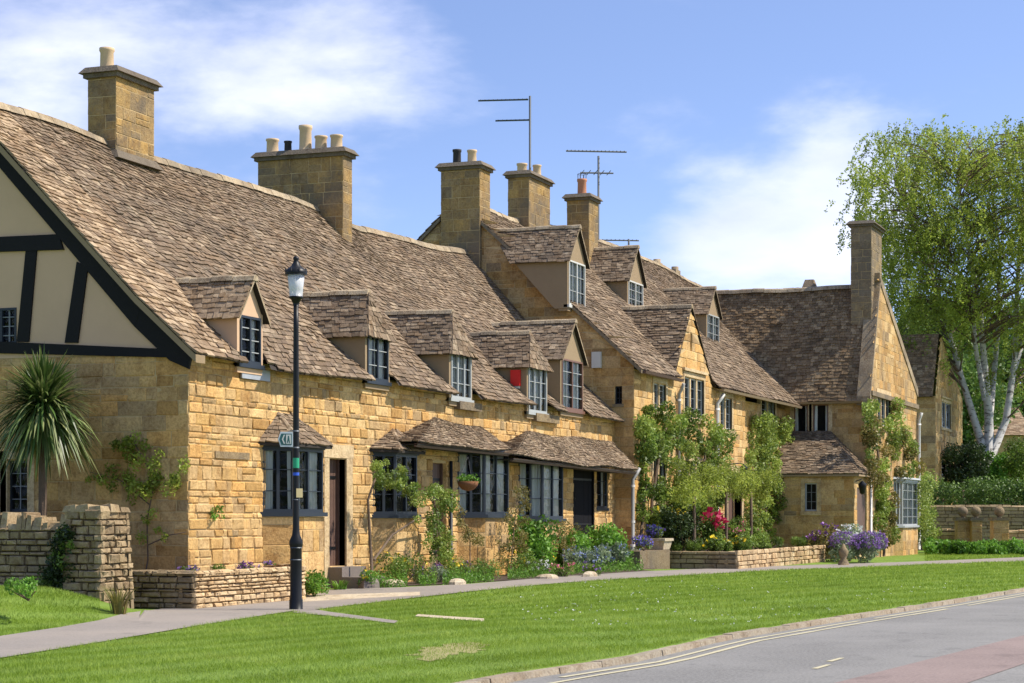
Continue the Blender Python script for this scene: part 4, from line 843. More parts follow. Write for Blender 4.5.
tile_quad(b, (PX - e, CY - e, ze), (CX + .02, CY - e, ze), (CX - .04, 13.95, 4.42), (CX - .02, 13.95, 4.42), **k)
b.hexa([(PX - e, CY - e, ze - .07), (CX, CY - e, ze - .07), (CX, 15.4, ze - .07), (PX - e, 15.4, ze - .07)], [(PX - e, CY - e, ze - .01), (CX, CY - e, ze - .01), (CX, 15.4, ze - .01), (PX - e, 15.4, ze - .01)], 2)
b.build('porch_roof', ['tile', 'under', 'buff'], po)
bay(Cc, CY, 893.5, 903, 917.5, 481, 526, -.05, fm='greyw', label='square bay window with white leaded lights and flat lead roof', lead=True, rows=5, cur=('both', 'full'), cols=(3, 3), bm='stone')
pipe(Cc, XF(919, CY - .1), CY - .1, .3, 5.2, 'white', .06, (0, -.1)); pipe(Cc, XF(871, CY - .1), CY - .1, .3, 2.8, 'white', .045)

# ================================================================== HOUSE D (far gabled house) and E (cottage behind the tree)
Dd = thing('far_gabled_house', (93, 16, .1), 'partly hidden stone house with a shaded gable between the white bay house and the birch', 'house', 'houses along the street')
DX, DY = 90.0, 14.0
b = MB(); wall(b, left(DX), DY, 24, -.2, 6.9, ch=(.3, .4), sw=(.4, .9), relief=.01)
topD = lambda x: 7.1 + (9.7 - 7.1) * (x - DX) / 1.6 if x < DX + 1.6 else 9.7 - (x - DX - 1.6) * .38
wd = [opx(941.5, 950.5, 403, 428, DY), opx(941, 951, 462, 477, DY), (opx(923, 929, 420, 440, DY))][:2]
wall(b, front(DY), DX, 98.2, -.2, topD, wd, ch=(.3, .4), sw=(.4, .9), breaks=(DX + 1.6,)); b.build('wall', ['stone_b', 'mortar', 'dark'], Dd)
for w in wd: recess_window(Dd, front(DY), *w, lights=2, cols=1, rows=3, hood=True, curtain=None)
b = MB(); tile_quad(b, (DX - .2, 24, 6.85), (DX - .2, DY + .1, 6.85), (DX + 1.6, 24, 9.8), (DX + 1.6, DY + .1, 9.8), ex0=.2, ex1=.15); tile_quad(b, (98.3, DY, 7.2), (98.3, 24, 7.2), (DX + 1.6, DY, 9.8), (DX + 1.6, 24, 9.8), ex0=.25, ex1=.2); b.build('roof', ['tile_d', 'under'], Dd)
E = thing('background_cottage', (128, 22, 0), 'cottage roof glimpsed behind the birch stems', 'house', 'houses along the street')
def boxhouse(E, d, p0, p1, pe, pr_, run=4):
    x0, y0 = AT(p0, d); x1, y1 = AT(p1, d); U = Vector((x1 - x0, y1 - y0, 0)); L = U.length; U.normalize(); Nn = Vector((-math.cos(AX), -math.sin(AX), 0)); ze = CAM_Z + (HY - pe) * d / FPX; zr = CAM_Z + (HY - pr_) * d / FPX
    fr = Fr((x0, y0, 0), U, Nn); b = MB()
    b.fbox(fr, 0, L, -.3, ze, -run * 2, 0); b.q([fr.p(0, ze, 0), fr.p(0, ze, -2 * run), fr.p(0, zr, -run)]); b.q([fr.p(L, ze, 0), fr.p(L, ze, -2 * run), fr.p(L, zr, -run)]); b.build('wall', 'stone_b', E)
    b = MB(); tile_quad(b, fr.p(-.2, ze - .1, .2), fr.p(L + .2, ze - .1, .2), fr.p(-.2, zr, -run), fr.p(L + .2, zr, -run), ex0=.25, ex1=.2, w0=(.3, .6), w1=(.3, .6)); tile_quad(b, fr.p(-.2, ze - .1, -2 * run - .2), fr.p(L + .2, ze - .1, -2 * run - .2), fr.p(-.2, zr, -run), fr.p(L + .2, zr, -run), ex0=.4, ex1=.4, w0=(.6, .9), w1=(.6, .9)); ridge(b, fr.p(-.2, zr + .03, -run), fr.p(L + .2, zr + .03, -run), r=.18)
    b.build('roof', ['tile_l', 'under'], E)
boxhouse(E, 130, 968, 1030, 434, 404)

# ================================================================== VEGETATION TOOLS
def leaf_obj(name, C, L, m, parent=None, width=.5, up=0.0, clump=None, dirs=None, fold=True):
    """many leaf-shaped quads; C (n,3) centres, L (n,) lengths"""
    n = len(C); C = np.asarray(C, float); L = np.asarray(L, float)
    a = rng.normal(size=(n, 3)) if dirs is None else np.asarray(dirs, float) + rng.normal(size=(n, 3)) * .25
    a[:, 2] += up; a /= np.linalg.norm(a, axis=1)[:, None] + 1e-9
    t = rng.normal(size=(n, 3)); b = np.cross(a, t); b /= np.linalg.norm(b, axis=1)[:, None] + 1e-9
    nn = np.cross(a, b)
    A = a * (L / 2)[:, None]; Bv = b * (L * width / 2)[:, None]; F = nn * (L * .12)[:, None]
    V = np.stack([C - A, C + Bv - A * .1 + F, C + A, C - Bv - A * .1 + F], 1).reshape(-1, 3)
    me = bpy.data.meshes.new(name); me.vertices.add(n * 4); me.vertices.foreach_set('co', V.ravel())
    me.loops.add(n * 4); me.loops.foreach_set('vertex_index', np.arange(n * 4, dtype=np.int32)); me.polygons.add(n)
    me.polygons.foreach_set('loop_start', np.arange(0, n * 4, 4, dtype=np.int32)); me.polygons.foreach_set('loop_total', np.full(n, 4, dtype=np.int32))
    me.materials.append(M[m]); at = me.attributes.new('rnd', 'FLOAT_VECTOR', 'FACE')
    r = np.zeros((n, 3), np.float32); r[:, 0] = rng.random(n); r[:, 1] = rng.random(n) if clump is None else np.clip(clump + rng.normal(size=n) * .12, 0, 1)
    if clump is not None: r[:, 0] = np.clip(r[:, 0] * .6 + clump * .4, 0, 1)
    at.data.foreach_set('vector', r.ravel()); me.update(); me.validate()
    o = bpy.data.objects.new(name, me); COL.objects.link(o)
    if parent is not None: attach(o, parent)
    return o
def blob_points(centres, radii, n, flat=1.0, shell=.35):
    k = rng.integers(0, len(centres), n) if np.ndim(radii) == 0 or len(radii) == 0 else rng.choice(len(centres), n, p=np.asarray(radii) ** 2 / np.sum(np.asarray(radii) ** 2))
    d = rng.normal(size=(n, 3)); d /= np.linalg.norm(d, axis=1)[:, None]; rr = (shell + (1 - shell) * rng.random(n)) ** .8
    P = np.asarray(centres)[k] + d * (np.asarray(radii)[k] * rr)[:, None] * np.array([1, 1, flat]); return P, k
def in_poly(x, y, P):
    c = False; j = len(P) - 1
    for i in range(len(P)):
        if (P[i][1] > y) != (P[j][1] > y) and x < (P[j][0] - P[i][0]) * (y - P[i][1]) / (P[j][1] - P[i][1]) + P[i][0]: c = not c
        j = i
    return c
def climber(name, lab, poly, Y, m, nc=60, rc=.2, n=4000, leaf=.07, depth=.3, stems=(), plane='Y', m2=None, cat='climbing plant', group=None, width=.55):
    """leaf clumps spread over an outline traced on the wall it climbs"""
    xs_ = [p[0] for p in poly]; ys_ = [p[1] for p in poly]; cs = []; rs = []
    while len(cs) < nc:
        px, py = random.uniform(min(xs_), max(xs_)), random.uniform(min(ys_), max(ys_))
        if not in_poly(px, py, poly): continue
        d = random.uniform(.04, depth)
        if plane == 'Y': y = Y - d; x = XF(px, y)
        else: x = Y - d; y = YF(px, x)
        cs.append((x, y, ZF(py, x, y))); rs.append(rc * random.uniform(.5, 1.25))
    root = thing(name, (cs[0][0], cs[0][1], .2), lab, cat, group)
    P, k = blob_points(cs, rs, n, 1.0); cv = rng.random(len(cs))[k]
    if plane == 'Y': P[:, 1] = np.minimum(P[:, 1], Y - .02)
    else: P[:, 0] = np.minimum(P[:, 0], Y - .02)
    if m2: s = rng.random(len(cs))[k] < .4; leaf_obj('foliage', P[~s], leaf * rng.uniform(.6, 1.3, (~s).sum()), m, root, width, clump=cv[~s]); leaf_obj('foliage', P[s], leaf * rng.uniform(.6, 1.3, s.sum()), m2, root, width, clump=cv[s])
    else: leaf_obj('foliage', P, leaf * rng.uniform(.6, 1.3, n), m, root, width, clump=cv)
    for st in stems:
        b = MB(); pts = []
        for (px, py) in st[1:]:
            if plane == 'Y': y = Y - .08 - random.uniform(0, .05); x = XF(px, y)
            else: x = Y - .08; y = YF(px, x)
            pts.append((x, y, ZF(py, x, y)))
        b.tube(pts, [st[0] * (1 - .5 * i / len(pts)) for i in range(len(pts))], 6); b.build('stem', 'bark', root)
    return root
T0 = .62
def shrub(name, lab, px, py, w, h, d=None, Y=None, m='lf_mid', leaf=.06, n=1500, cat='plant', flower=None, nf=0, fs=.05, group=None, X=None, up=.2, wid=.5, fh=.75, z0=.2):
    """rounded plant: (px,py) is the middle of its foot in the photo's survey, w,h in metres"""
    if Y is not None:
        if z0 == T0: Y = max(Y, YF(px, 50.35))
        x = XF(px, Y); y = Y
    else:
        x, y = GP(px, py) if z0 == .2 else GP(px, py, z0)
        if 358 < px < 634 and y > 14.95: y = 14.95; x = XF(px, y)
    z = gz(x, y) if z0 == .2 else z0
    root = thing(name, (x, y, z), lab, cat, group); nc = 9
    cs = [(x + random.uniform(-.32, .32) * w, y + random.uniform(-.28, .28) * min(w, .8), z + h * random.uniform(.22, .68)) for _ in range(nc)]
    rs = [min(w, h) * random.uniform(.22, .38) for _ in range(nc)]
    P, k = blob_points(cs, rs, n); P[:, 2] = np.maximum(P[:, 2], z + .01)
    leaf_obj('foliage', P, leaf * rng.uniform(.6, 1.4, n), m, root, wid, up, clump=rng.random(nc)[k])
    b = MB()
    for c in cs[:5]: b.tube([(x + random.uniform(-.03, .03), y, z - .03), (c[0] * .5 + x * .5, c[1], z + h * .3), c], [.012, .009, .004], 5)
    b.build('stem', 'bark', root)
    if flower:
        FP, kk = blob_points(cs, rs, nf * 4, 1.0, .85); FP = FP[FP[:, 2] > z + h * (fh - .45)][:nf]
        if len(FP): 
            FQ = np.repeat(FP, 5, 0) + rng.normal(size=(len(FP) * 5, 3)) * fs * .35; leaf_obj('flowers', FQ, fs * rng.uniform(.7, 1.2, len(FQ)), flower, root, .8)
    return root
def strap_tuft(name, lab, px, py, n, L, m, cat='plant', Y=None, flower=None, fpos=(), width=.03, spread=.12, parent=None, group=None):
    x, y = (XF(px, Y), Y) if Y else GP(px, py); z = gz(x, y); root = thing(name, (x, y, z), lab, cat, group); b = MB()
    for _ in range(n):
        w = random.uniform(0, 6.28); l = L * random.uniform(.6, 1.1); d = Vector((math.cos(w), math.sin(w), 0)); p = Vector((x, y, z)) + d * random.uniform(0, spread); s = Vector((-d.y, d.x, 0)) * width * .5; r = (random.random(), random.random(), 0)
        q0 = [p + d * l * .45 * t_ ** 1.7 + Vector((0, 0, l * (t_ - .25 * t_ ** 3))) for t_ in (0, .4, .75, 1)]; ws = (1, .9, .6, .05)
        for i in range(3): b.q([q0[i] - s * ws[i], q0[i] + s * ws[i], q0[i + 1] + s * ws[i + 1], q0[i + 1] - s * ws[i + 1]], 0, r)
    b.build('leaves', m, root); return root

# ================================================================== DRY STONE WALLS
def drystone(root, name, fr, L, z0, z1, thk, m='dry', ch=(.06, .13), sw=(.12, .42), cope=None, batter=0.0, ends=(True, True), relief=.03):
    b = MB(); zt = z1 if callable(z1) else (lambda u: z1)
    def face(f, Lf, sgn=0):
        z = z0
        while z < max(zt(0), zt(L)) - .02:
            h = random.uniform(*ch); u = 0
            while u < Lf - .001:
                w = random.uniform(*sw); w = Lf - u if Lf - u - w < .08 else w; um = u + w / 2
                lim = zt(um if Lf == L else (0 if sgn < 0 else L))
                if z + h * .5 < lim:
                    zt_ = min(z + h, lim + .03); n = relief * random.uniform(.1, 1.2) - batter * (z - z0); g_ = .007; j = lambda: random.uniform(-.02, .02); B = .014
                    base = [f.p(u + g_, z + g_, -.06 - batter * (z - z0)), f.p(u + w - g_, z + g_, -.06 - batter * (z - z0)), f.p(u + w - g_, zt_ - g_, -.06 - batter * (z - z0)), f.p(u + g_, zt_ - g_, -.06 - batter * (z - z0))]
                    mid = [f.p(u + g_ + j() * .5, z + g_, n - .02), f.p(u + w - g_ + j() * .5, z + g_, n - .02), f.p(u + w - g_ + j() * .5, zt_ - g_ + j() * .4, n - .02), f.p(u + g_ + j() * .5, zt_ - g_ + j() * .4, n - .02)]
                    top = [f.p(u + g_ + B + abs(j()), z + g_ + B, n + j() * .5), f.p(u + w - g_ - B - abs(j()), z + g_ + B, n + j() * .5), f.p(u + w - g_ - B - abs(j()), zt_ - g_ - B, n + j() * .5), f.p(u + g_ + B + abs(j()), zt_ - g_ - B, n + j() * .5)]
                    r = (random.random(), random.random(), 0); b.hexa(base, mid, 0, r, False); b.hexa(mid, top, 0, r, False)
                u += w
            z += h
    face(fr, L)
    f2 = Fr(fr.p(L, 0, 0), -fr.N, fr.U); f3 = Fr(fr.p(0, 0, -thk), fr.N, -fr.U); f4 = Fr(fr.p(L, 0, -thk), -fr.U, -fr.N)
    if ends[1]: face(f2, thk, 1)
    if ends[0]: face(f3, thk, -1)
    face(f4, L)
    k = max(1, int(L / 1.0))
    for i in range(k):
        a, c = L * i / k, L * (i + 1) / k; za, zc = zt(a) - .03, zt(c) - .03; e = .05 + batter * .6
        b.hexa([fr.p(a + (e if i == 0 else 0), z0, -e), fr.p(c - (e if i == k - 1 else 0), z0, -e), fr.p(c - (e if i == k - 1 else 0), z0, -thk + e), fr.p(a + (e if i == 0 else 0), z0, -thk + e)], [fr.p(a + (e if i == 0 else 0), za, -e), fr.p(c - (e if i == k - 1 else 0), zc, -e), fr.p(c - (e if i == k - 1 else 0), zc, -thk + e), fr.p(a + (e if i == 0 else 0), za, -thk + e)], 1)
    u = 0
    while u < L - .02 and cope:
        w = random.uniform(*cope[:2]); w = min(w, L - u); h = random.uniform(*cope[2:]); z = zt(u + w / 2) - .04; j = lambda: random.uniform(-.025, .025); t_ = thk + .02
        b.hexa([fr.p(u + .005, z, .03 + j() * .5 - batter * (z - z0)), fr.p(u + w - .005, z, .03 + j() * .5 - batter * (z - z0)), fr.p(u + w - .005, z, -t_), fr.p(u + .005, z, -t_)],
               [fr.p(u + .012 + abs(j()) * .4, z + h, -.02 + j() - batter * (z - z0)), fr.p(u + w - .012 - abs(j()) * .4, z + h + j() * .6, -.02 + j() - batter * (z - z0)), fr.p(u + w - .012, z + h + j() * .4, -t_ + .05), fr.p(u + .012, z + h, -t_ + .05)]); u += w
    return b.build(name, [m, 'gapdark'], root)

W1 = thing('corner_bed_wall', (26, 14.6, .2), 'low pale dry stone wall of a raised bed wrapping the cottage corner', 'wall')
x0, y0 = GP(195, 609.5, .2); XE = XF(305, y0)
drystone(W1, 'wall_front', front(y0), 0, 0, 0, 0) if False else None
f = Fr((x0, y0, 0), (1, 0, 0), (0, -1, 0)); drystone(W1, 'wall_front', f, XE - x0, .1, lambda u: .2 + .57 - .03 * u / 3, .28, 'dry', ch=(.045, .10), sw=(.08, .30), relief=.035, cope=(.12, .34, .03, .05), ends=(False, True))
f = Fr((x0, y0, 0), (0, 1, 0), (-1, 0, 0)); drystone(W1, 'wall_side', f, 1.5, .1, .2 + .57, .28, 'drydark', ch=(.045, .11), sw=(.08, .34), relief=.035, cope=(.12, .34, .03, .05), ends=(False, False))  # darker stone than the front: shade of this side put into its colour
b = MB(); b.q([(x0 + .2, y0 + .2, .62), (XE - .2, y0 + .2, .62), (XE - .2, 15.72, .62), (x0 + .2, 17, .62)]); o = b.build('bed_soil', 'soil', W1)
# gate pier and garden wall
gx, gy = GP(101.5, 613.5, .2); GY1 = YF(62, gx); GX1 = XF(133.5, gy)
G = thing('gate_pier', (gx + .4, gy + .35, .2), 'thick squat dry stone gate pier with weathered top beside the path', 'pier')
def pierstack(root):
    b = MB(); z = .08; zt = ZF(516, gx, gy)
    while z < zt - .02:
        h = random.uniform(.06, .15); f_ = (z - .1) / 1.4; in_ = .05 * f_
        for (o_, U, Nn, L) in (((gx + in_, gy + in_), (1, 0, 0), (0, -1, 0), GX1 - gx - 2 * in_), ((gx + in_, gy + in_), (0, 1, 0), (-1, 0, 0), GY1 - gy - 2 * in_), ((GX1 - in_, gy + in_), (0, 1, 0), (1, 0, 0), GY1 - gy - 2 * in_), ((gx + in_, GY1 - in_), (1, 0, 0), (0, 1, 0), GX1 - gx - 2 * in_)):
            fr = Fr((o_[0], o_[1], 0), U, Nn); u = 0
            while u < L - .001:
                w = random.uniform(.08, .28); w = L - u if L - u - w < .08 else w; n = random.uniform(-.02, .05); j = lambda: random.uniform(-.018, .018); g_ = .007; r = (random.random(), random.random(), 0)
                e0_ = 0 if u > 0 else -.02; e1_ = 0 if u + w < L - .01 else .02
                base = [fr.p(u + g_ + e0_, z + g_, -.08), fr.p(u + w - g_ + e1_, z + g_, -.08), fr.p(u + w - g_ + e1_, z + h - g_, -.08), fr.p(u + g_ + e0_, z + h - g_, -.08)]
                mid = [fr.p(u + g_ + e0_ + j(), z + g_, n - .02), fr.p(u + w - g_ + e1_ + j(), z + g_, n - .02), fr.p(u + w - g_ + e1_ + j(), z + h - g_ + j() * .5, n - .02), fr.p(u + g_ + e0_ + j(), z + h - g_ + j() * .5, n - .02)]
                top = [fr.p(u + g_ + .02, z + g_ + .015, n + j()), fr.p(u + w - g_ - .02, z + g_ + .015, n + j()), fr.p(u + w - g_ - .02, z + h - g_ - .015, n + j()), fr.p(u + g_ + .02, z + h - g_ - .015, n + j())]
                b.hexa(base, mid, 0, r, False); b.hexa(mid, top, 0, r, False); u += w
        z += h
    b.box(gx + .1, GX1 - .1, gy + .1, GY1 - .1, .05, z - .03, 1)
    for i in range(3):
        for k in range(3): xa = gx + .02 + (GX1 - gx - .04) * i / 3; ya = gy + .02 + (GY1 - gy - .04) * k / 3; h = random.uniform(.03, .09); b.hexa([(xa, ya, z - .04), (xa + .25, ya, z - .04), (xa + .25, ya + .24, z - .04), (xa, ya + .24, z - .04)], [(xa + .02, ya + .03, z + h), (xa + .22, ya + .02, z + h * .8), (xa + .22, ya + .2, z + h), (xa + .03, ya + .22, z + h * .7)])
    b.build('pier_stonework', ['drydark', 'gapdark'], root)
pierstack(G)
W2 = thing('garden_wall', (gx + .4, 18, .3), 'brown-grey dry stone garden wall with upright coping stones left of the gate pier', 'wall')
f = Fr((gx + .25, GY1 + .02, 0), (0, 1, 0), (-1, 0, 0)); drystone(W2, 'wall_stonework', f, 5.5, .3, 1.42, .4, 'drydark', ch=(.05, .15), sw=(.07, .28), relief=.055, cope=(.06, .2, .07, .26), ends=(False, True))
# raised bed wall in front of the tall house
W3 = thing('terrace_wall', (57, 13.2, .2), 'low stone retaining wall of the flower terrace before the creeper-clad house', 'wall')
tx, ty = 49.8, YF(737, 49.8); TX = XF(824, ty)
f = Fr((tx, ty, 0), (1, 0, 0), (0, -1, 0)); drystone(W3, 'wall_front', f, TX - tx, .05, .66, .3, 'dry', relief=.05, ch=(.08, .18), sw=(.12, .5), cope=(.3, .6, .03, .05), ends=(False, True))
f = Fr((tx, ty, 0), (0, 1, 0), (-1, 0, 0)); drystone(W3, 'wall_side', f, 2.6, .05, .64, .3, 'drydark', ch=(.08, .16), sw=(.2, .6), cope=(.3, .6, .03, .05), ends=(False, False))  # shaded side painted with the darker stone, lit front keeps the pale one
b = MB(); b.q([(tx + .2, ty + .2, .6), (TX - .2, ty + .2, .6), (TX - .2, 15.1, .6), (tx + .2, 15.1, .6)]); b.build('bed_soil', 'soil', W3)
# ================================================================== STREET LAMP, SIGN
lx, ly = GP(296, 610, .2); d_ = DEP(lx, ly); mp_ = d_ / FPX
def lz(py): return CAM_Z + (HY - py) * mp_
LMP = thing('street_lamp', (lx, ly, .2), 'tall black lamp post with clear lantern in front of the cottages', 'street lamp')
b = MB(); z0 = .12
b.lathe((lx, ly, 0), [(.10, z0), (.10, lz(600)), (.088, lz(598)), (.086, lz(548)), (.10, lz(545)), (.10, lz(541)), (.06, lz(535)), (.048, lz(528)), (.045, lz(440)), (.040, lz(330)), (.037, lz(306))], 16)
b.build('post', 'iron', LMP)
b = MB(); b.lathe((lx, ly, 0), [(.037, lz(306)), (.05, lz(303)), (.075, lz(299.5)), (.105, lz(298)), (.105, lz(296.5)), (.03, lz(296))], 16); b.build('lantern_base', 'iron', LMP)
b = MB(); b.lathe((lx, ly, 0), [(.095, lz(297)), (.105, lz(290)), (.128, lz(275)), (.12, lz(275)), (.09, lz(296.5))], 20); b.build('lantern_glass', 'lglass', LMP)
b = MB(); b.lathe((lx, ly, 0), [(.155, lz(275)), (.165, lz(274)), (.16, lz(271)), (.12, lz(268.5)), (.07, lz(266)), (.05, lz(263)), (.035, lz(261.5)), (.038, lz(260)), (.045, lz(258.5)), (.03, lz(256.5)), (0, lz(256))], 20)
for i in range(8): w = i * math.pi / 4; b.tube([(lx + .155 * math.cos(w), ly + .155 * math.sin(w), lz(272)), (lx + .16 * math.cos(w), ly + .16 * math.sin(w), lz(268.5))], [.018, .008], 6)
hat = b.build('lantern_hood', 'iron', LMP)
b = MB(); b.lathe((lx, ly, 0), [(.02, lz(296)), (.035, lz(293)), (.04, lz(290)), (.025, lz(287)), (0, lz(286))], 10); b.build('bulb', 'curt', LMP)
for pyc, hh, m in ((463, 10, 'stick_g'), (474, 3, 'stick_b')):
    if m not in M: M[m] = plain(m, (0.02, 0.32, 0.16) if m == 'stick_g' else (0.03, 0.10, 0.55), .5)
    b = MB(); b.tube([(lx, ly, lz(pyc + hh / 2)), (lx, ly, lz(pyc - hh / 2))], .0475, 16, cap=False); o = b.build('band', m, LMP); o['label'] = 'green band on the post' if m == 'stick_g' else 'small blue band on the post'
for py in (548, 500, 560): b = MB(); b.tube([(lx, ly, lz(py)), (lx, ly, lz(py) + .012)], .092 if py > 540 else .05, 16); b.build('collar', 'alu', LMP)
vd = Vector((math.cos(AX), math.sin(AX), 0)); rt = Vector((math.sin(AX), -math.cos(AX), 0)); rt2 = (rt + vd * .25).normalized(); nn_ = Vector((rt2.y, -rt2.x, 0)); nn_ = -nn_ if nn_.dot(vd) > 0 else nn_
M['sg_border'] = plain('sign_pale_border', (0.50, 0.54, 0.56), .5); M['sg_green'] = plain('sign_dark_teal', (0.02, 0.10, 0.095), .5)
SG = thing('direction_sign', (lx, ly, lz(440)), 'small teal left-pointing footpath sign strapped to the lamp post', 'sign')
f = Fr(Vector((lx, ly, 0)) + vd * -.045, rt2, nn_); S = lambda px: (px - 297) * mp_ * 1.0
def sp(pts, n0, n1, m, nm):
    b = MB(); prism(b, f, [(S(px), lz(py)) for px, py in pts], n0, n1); return b.build(nm, m, SG)
pl_ = sp([(279.3, 439.5), (281.8, 432), (294.3, 432), (294.3, 447), (281.8, 447)], .0, .008, 'sg_border', 'plate')
sp([(280.6, 439.5), (282.6, 433.8), (293, 433.8), (293, 445.2), (282.6, 445.2)], .009, .011, 'sg_green', 'panel')
b = MB()
for pts in ([(283.0, 439.5), (285.0, 435), (286.3, 435), (284.4, 439.5), (286.3, 444), (285.0, 444)], [(287.2, 434.8), (292.2, 434.8), (292.2, 444.2), (287.2, 444.2)]): prism(b, f, [(S(a), lz(c)) for a, c in pts], .012, .014)
b.build('emblem', 'white', SG)
b = MB(); prism(b, f, [(S(a), lz(c)) for a, c in [(289.2, 436), (290.3, 436), (290.6, 439), (291.3, 443.5), (290.4, 443.5), (289.8, 440.5), (288.8, 443.5), (288, 443.5), (288.9, 439)]], .0145, .016); b.build('walking_figure', 'sg_green', SG)
for py in (431, 447.5): b = MB(); b.fbox(f, S(291), S(299.5), lz(py) - .008, lz(py) + .008, -.012, -.002); b.tube([(lx, ly, lz(py) - .01), (lx, ly, lz(py) + .01)], .05, 14); b.build('bracket', 'alu', SG)
b = MB(); M['note'] = plain('yellow_card', (0.72, 0.55, 0.28), .7); b.fbox(f, S(297.6), S(304), lz(497.5), lz(488.5), .0, .006); tag(b.build('notice', 'note'), 'small yellow card tied to the lamp post', 'notice')
# ================================================================== AERIALS
def aerial(lab, mx, my, z0, z1, booms):
    root = thing('tv_aerial', (mx, my, z0), lab, 'aerial'); b = MB(); b.tube([(mx, my, z0), (mx, my, z1)], .032, 6); b.build('mast', 'alu', root)
    for (z, U, a, c, els, el) in booms:
        U = Vector(U).normalized(); E_ = Vector((-U.y, U.x, 0)); P0 = Vector((mx, my, z)); b = MB(); b.tube([P0 + U * a, P0 + U * c], .026, 5); b.build('boom', 'alu', root)
        b = MB()
        for i in range(els): p = P0 + U * (a + (c - a) * (i + .3) / els); b.tube([p - E_ * el * .5 + Vector((0, 0, .01)), p + E_ * el * .5 + Vector((0, 0, .01))], .012, 4)
        b.build('elements', 'alu', root)
    return root
_, a_, b__, c_, dd_, zt4 = c4; ax, ay = b__ - .3, (c_ + dd_) / 2; ax = XF(530, ay); dz = DEP(ax, ay) / FPX
hz = lambda py, x, y: ZF(py, x, y)
aerial('tallest aerial, two short booms pointing left, on the wide ridge chimney', ax, ay, zt4 - .3, hz(96, ax, ay), [(hz(99.5, ax, ay), (-.25, 1, 0), 0.05, 1.5, 12, .16), (hz(120, ax, ay), (-.25, 1, 0), .0, 1.0, 8, .14)])
_, a_, b__, c_, dd_, zt5 = c5; ay = c_ + .1; ax = XF(598.5, ay)
t5 = aerial('wide crossbar aerial on the red-potted chimney', ax, ay, zt5 - 1.2, hz(156, ax, ay), [(hz(151.5, ax, ay), (.45, -.9, 0), -.98, .85, 16, .2), (hz(173, ax, ay), (.45, -.9, 0), -.55, .45, 5, .8)])
ax, ay = XF(640, BRY), BRY + .4; aerial('low aerial just showing above the tall roof ridge', ax, ay, 10.0, hz(239, ax, ay), [(hz(240.5, ax, ay), (.45, -.9, 0), -.95, .35, 9, .3)])
# ================================================================== WALL LANTERN, BASKET
lxx, lyy = XF(742, BY - .45), BY - .45; WL = thing('wall_lantern', (lxx, BY, 3.2), 'small black lantern on an iron bracket above the arched door', 'lantern'); zz = ZF(468, lxx, lyy)
b = MB(); b.tube([(lxx - .2, BY, zz + .1), (lxx - .2, lyy, zz + .14), (lxx, lyy - .05, zz + .1)], .018, 6); b.build('bracket', 'iron', WL); b = MB(); b.lathe((lxx, lyy - .05, zz), [(.02, .1), (.13, .02), (.12, -.02), (.09, -.22), (.03, -.26)], 8); b.build('lamp_case', 'iron', WL)
PLN = thing('wall_lantern', (64.6, 12.6, 2.2), 'small black lantern at the corner of the tiled porch', 'lantern')
lz_ = ZF(489, 64.6, 12.45); b = MB(); b.tube([(64.62, 12.62, lz_ + .25), (64.6, 12.42, lz_ + .32), (64.6, 12.4, lz_ + .2)], .018, 6); b.build('bracket', 'iron', PLN); b = MB(); b.lathe((64.6, 12.4, lz_), [(.02, .26), (.14, .16), (.13, .1), (.08, -.14), (.02, -.18)], 8); b.build('lamp_case', 'iron', PLN)
hx, hy = XF(468, 14.75), 14.75; hzz = ZF(488, hx, hy)
HB = thing('hanging_basket', (hx, hy, hzz), 'coir hanging basket of yellow and green leaves before the third bay window', 'basket'); b = MB(); b.lathe((hx, hy, hzz), [(.02, -.06), (.12, -.03), (.19, .05), (.21, .13), (.19, .13)], 16); b.build('bowl', 'basket', HB)
b = MB()
for i in range(3): w = i * 2.1; b.tube([(hx + .2 * math.cos(w), hy + .2 * math.sin(w), hzz + .13), (hx, hy, hzz + .62)], .006, 4)
b.build('chain', 'iron', HB)
P, k = blob_points([(hx + random.uniform(-.15, .15), hy + random.uniform(-.12, .12), hzz + .17) for _ in range(6)], [.11] * 6, 350); leaf_obj('foliage', P, .055 * rng.uniform(.6, 1.3, 350), 'lf_fresh', HB, .6)

# ================================================================== CORDYLINE
cx_, cy_ = 26.1, YF(43, 26.1); czz = ZF(408, cx_, cy_)
CO = thing('cordyline', (cx_, cy_, .4), 'spiky cordyline palm with a brown trunk before the timbered gable', 'palm'); b = MB(); b.tube([(cx_, cy_, .2), (cx_ + .02, cy_ + .02, 1.5), (cx_, cy_, czz + .05)], [.075, .065, .06], 10); b.build('trunk', 'bark', CO)
b = MB()
for hd in range(1):
    for i in range(1300):
        w = random.uniform(0, 6.283); el = random.uniform(-1.0, 1.2) if random.random() < .85 else random.uniform(.3, 1.5); l = random.uniform(.62, .92) * (1.22 if abs(el) < .65 else 1); d = Vector((math.cos(w) * math.cos(el), math.sin(w) * math.cos(el), math.sin(el)))
        p = Vector((cx_, cy_, czz + random.uniform(-.12, .22))); dr = random.uniform(.15, .85) * (.5 if el > .1 else 1) * max(0.15, math.cos(el)); s = d.cross(Vector((0, 0, 1))).normalized() * random.uniform(.014, .024); r = (random.random(), random.random(), 0)
        q0 = [p + d * l * t_ - Vector((0, 0, dr * l * t_ ** 2.3)) for t_ in (0.05, .3, .55, .8, 1)]; ws = (.6, 1, .95, .6, .03)
        for k in range(4): b.q([q0[k] - s * ws[k], q0[k] + s * ws[k], q0[k + 1] + s * ws[k + 1], q0[k + 1] - s * ws[k + 1]], 0, r)
b.build('fronds', 'lf_palm', CO)
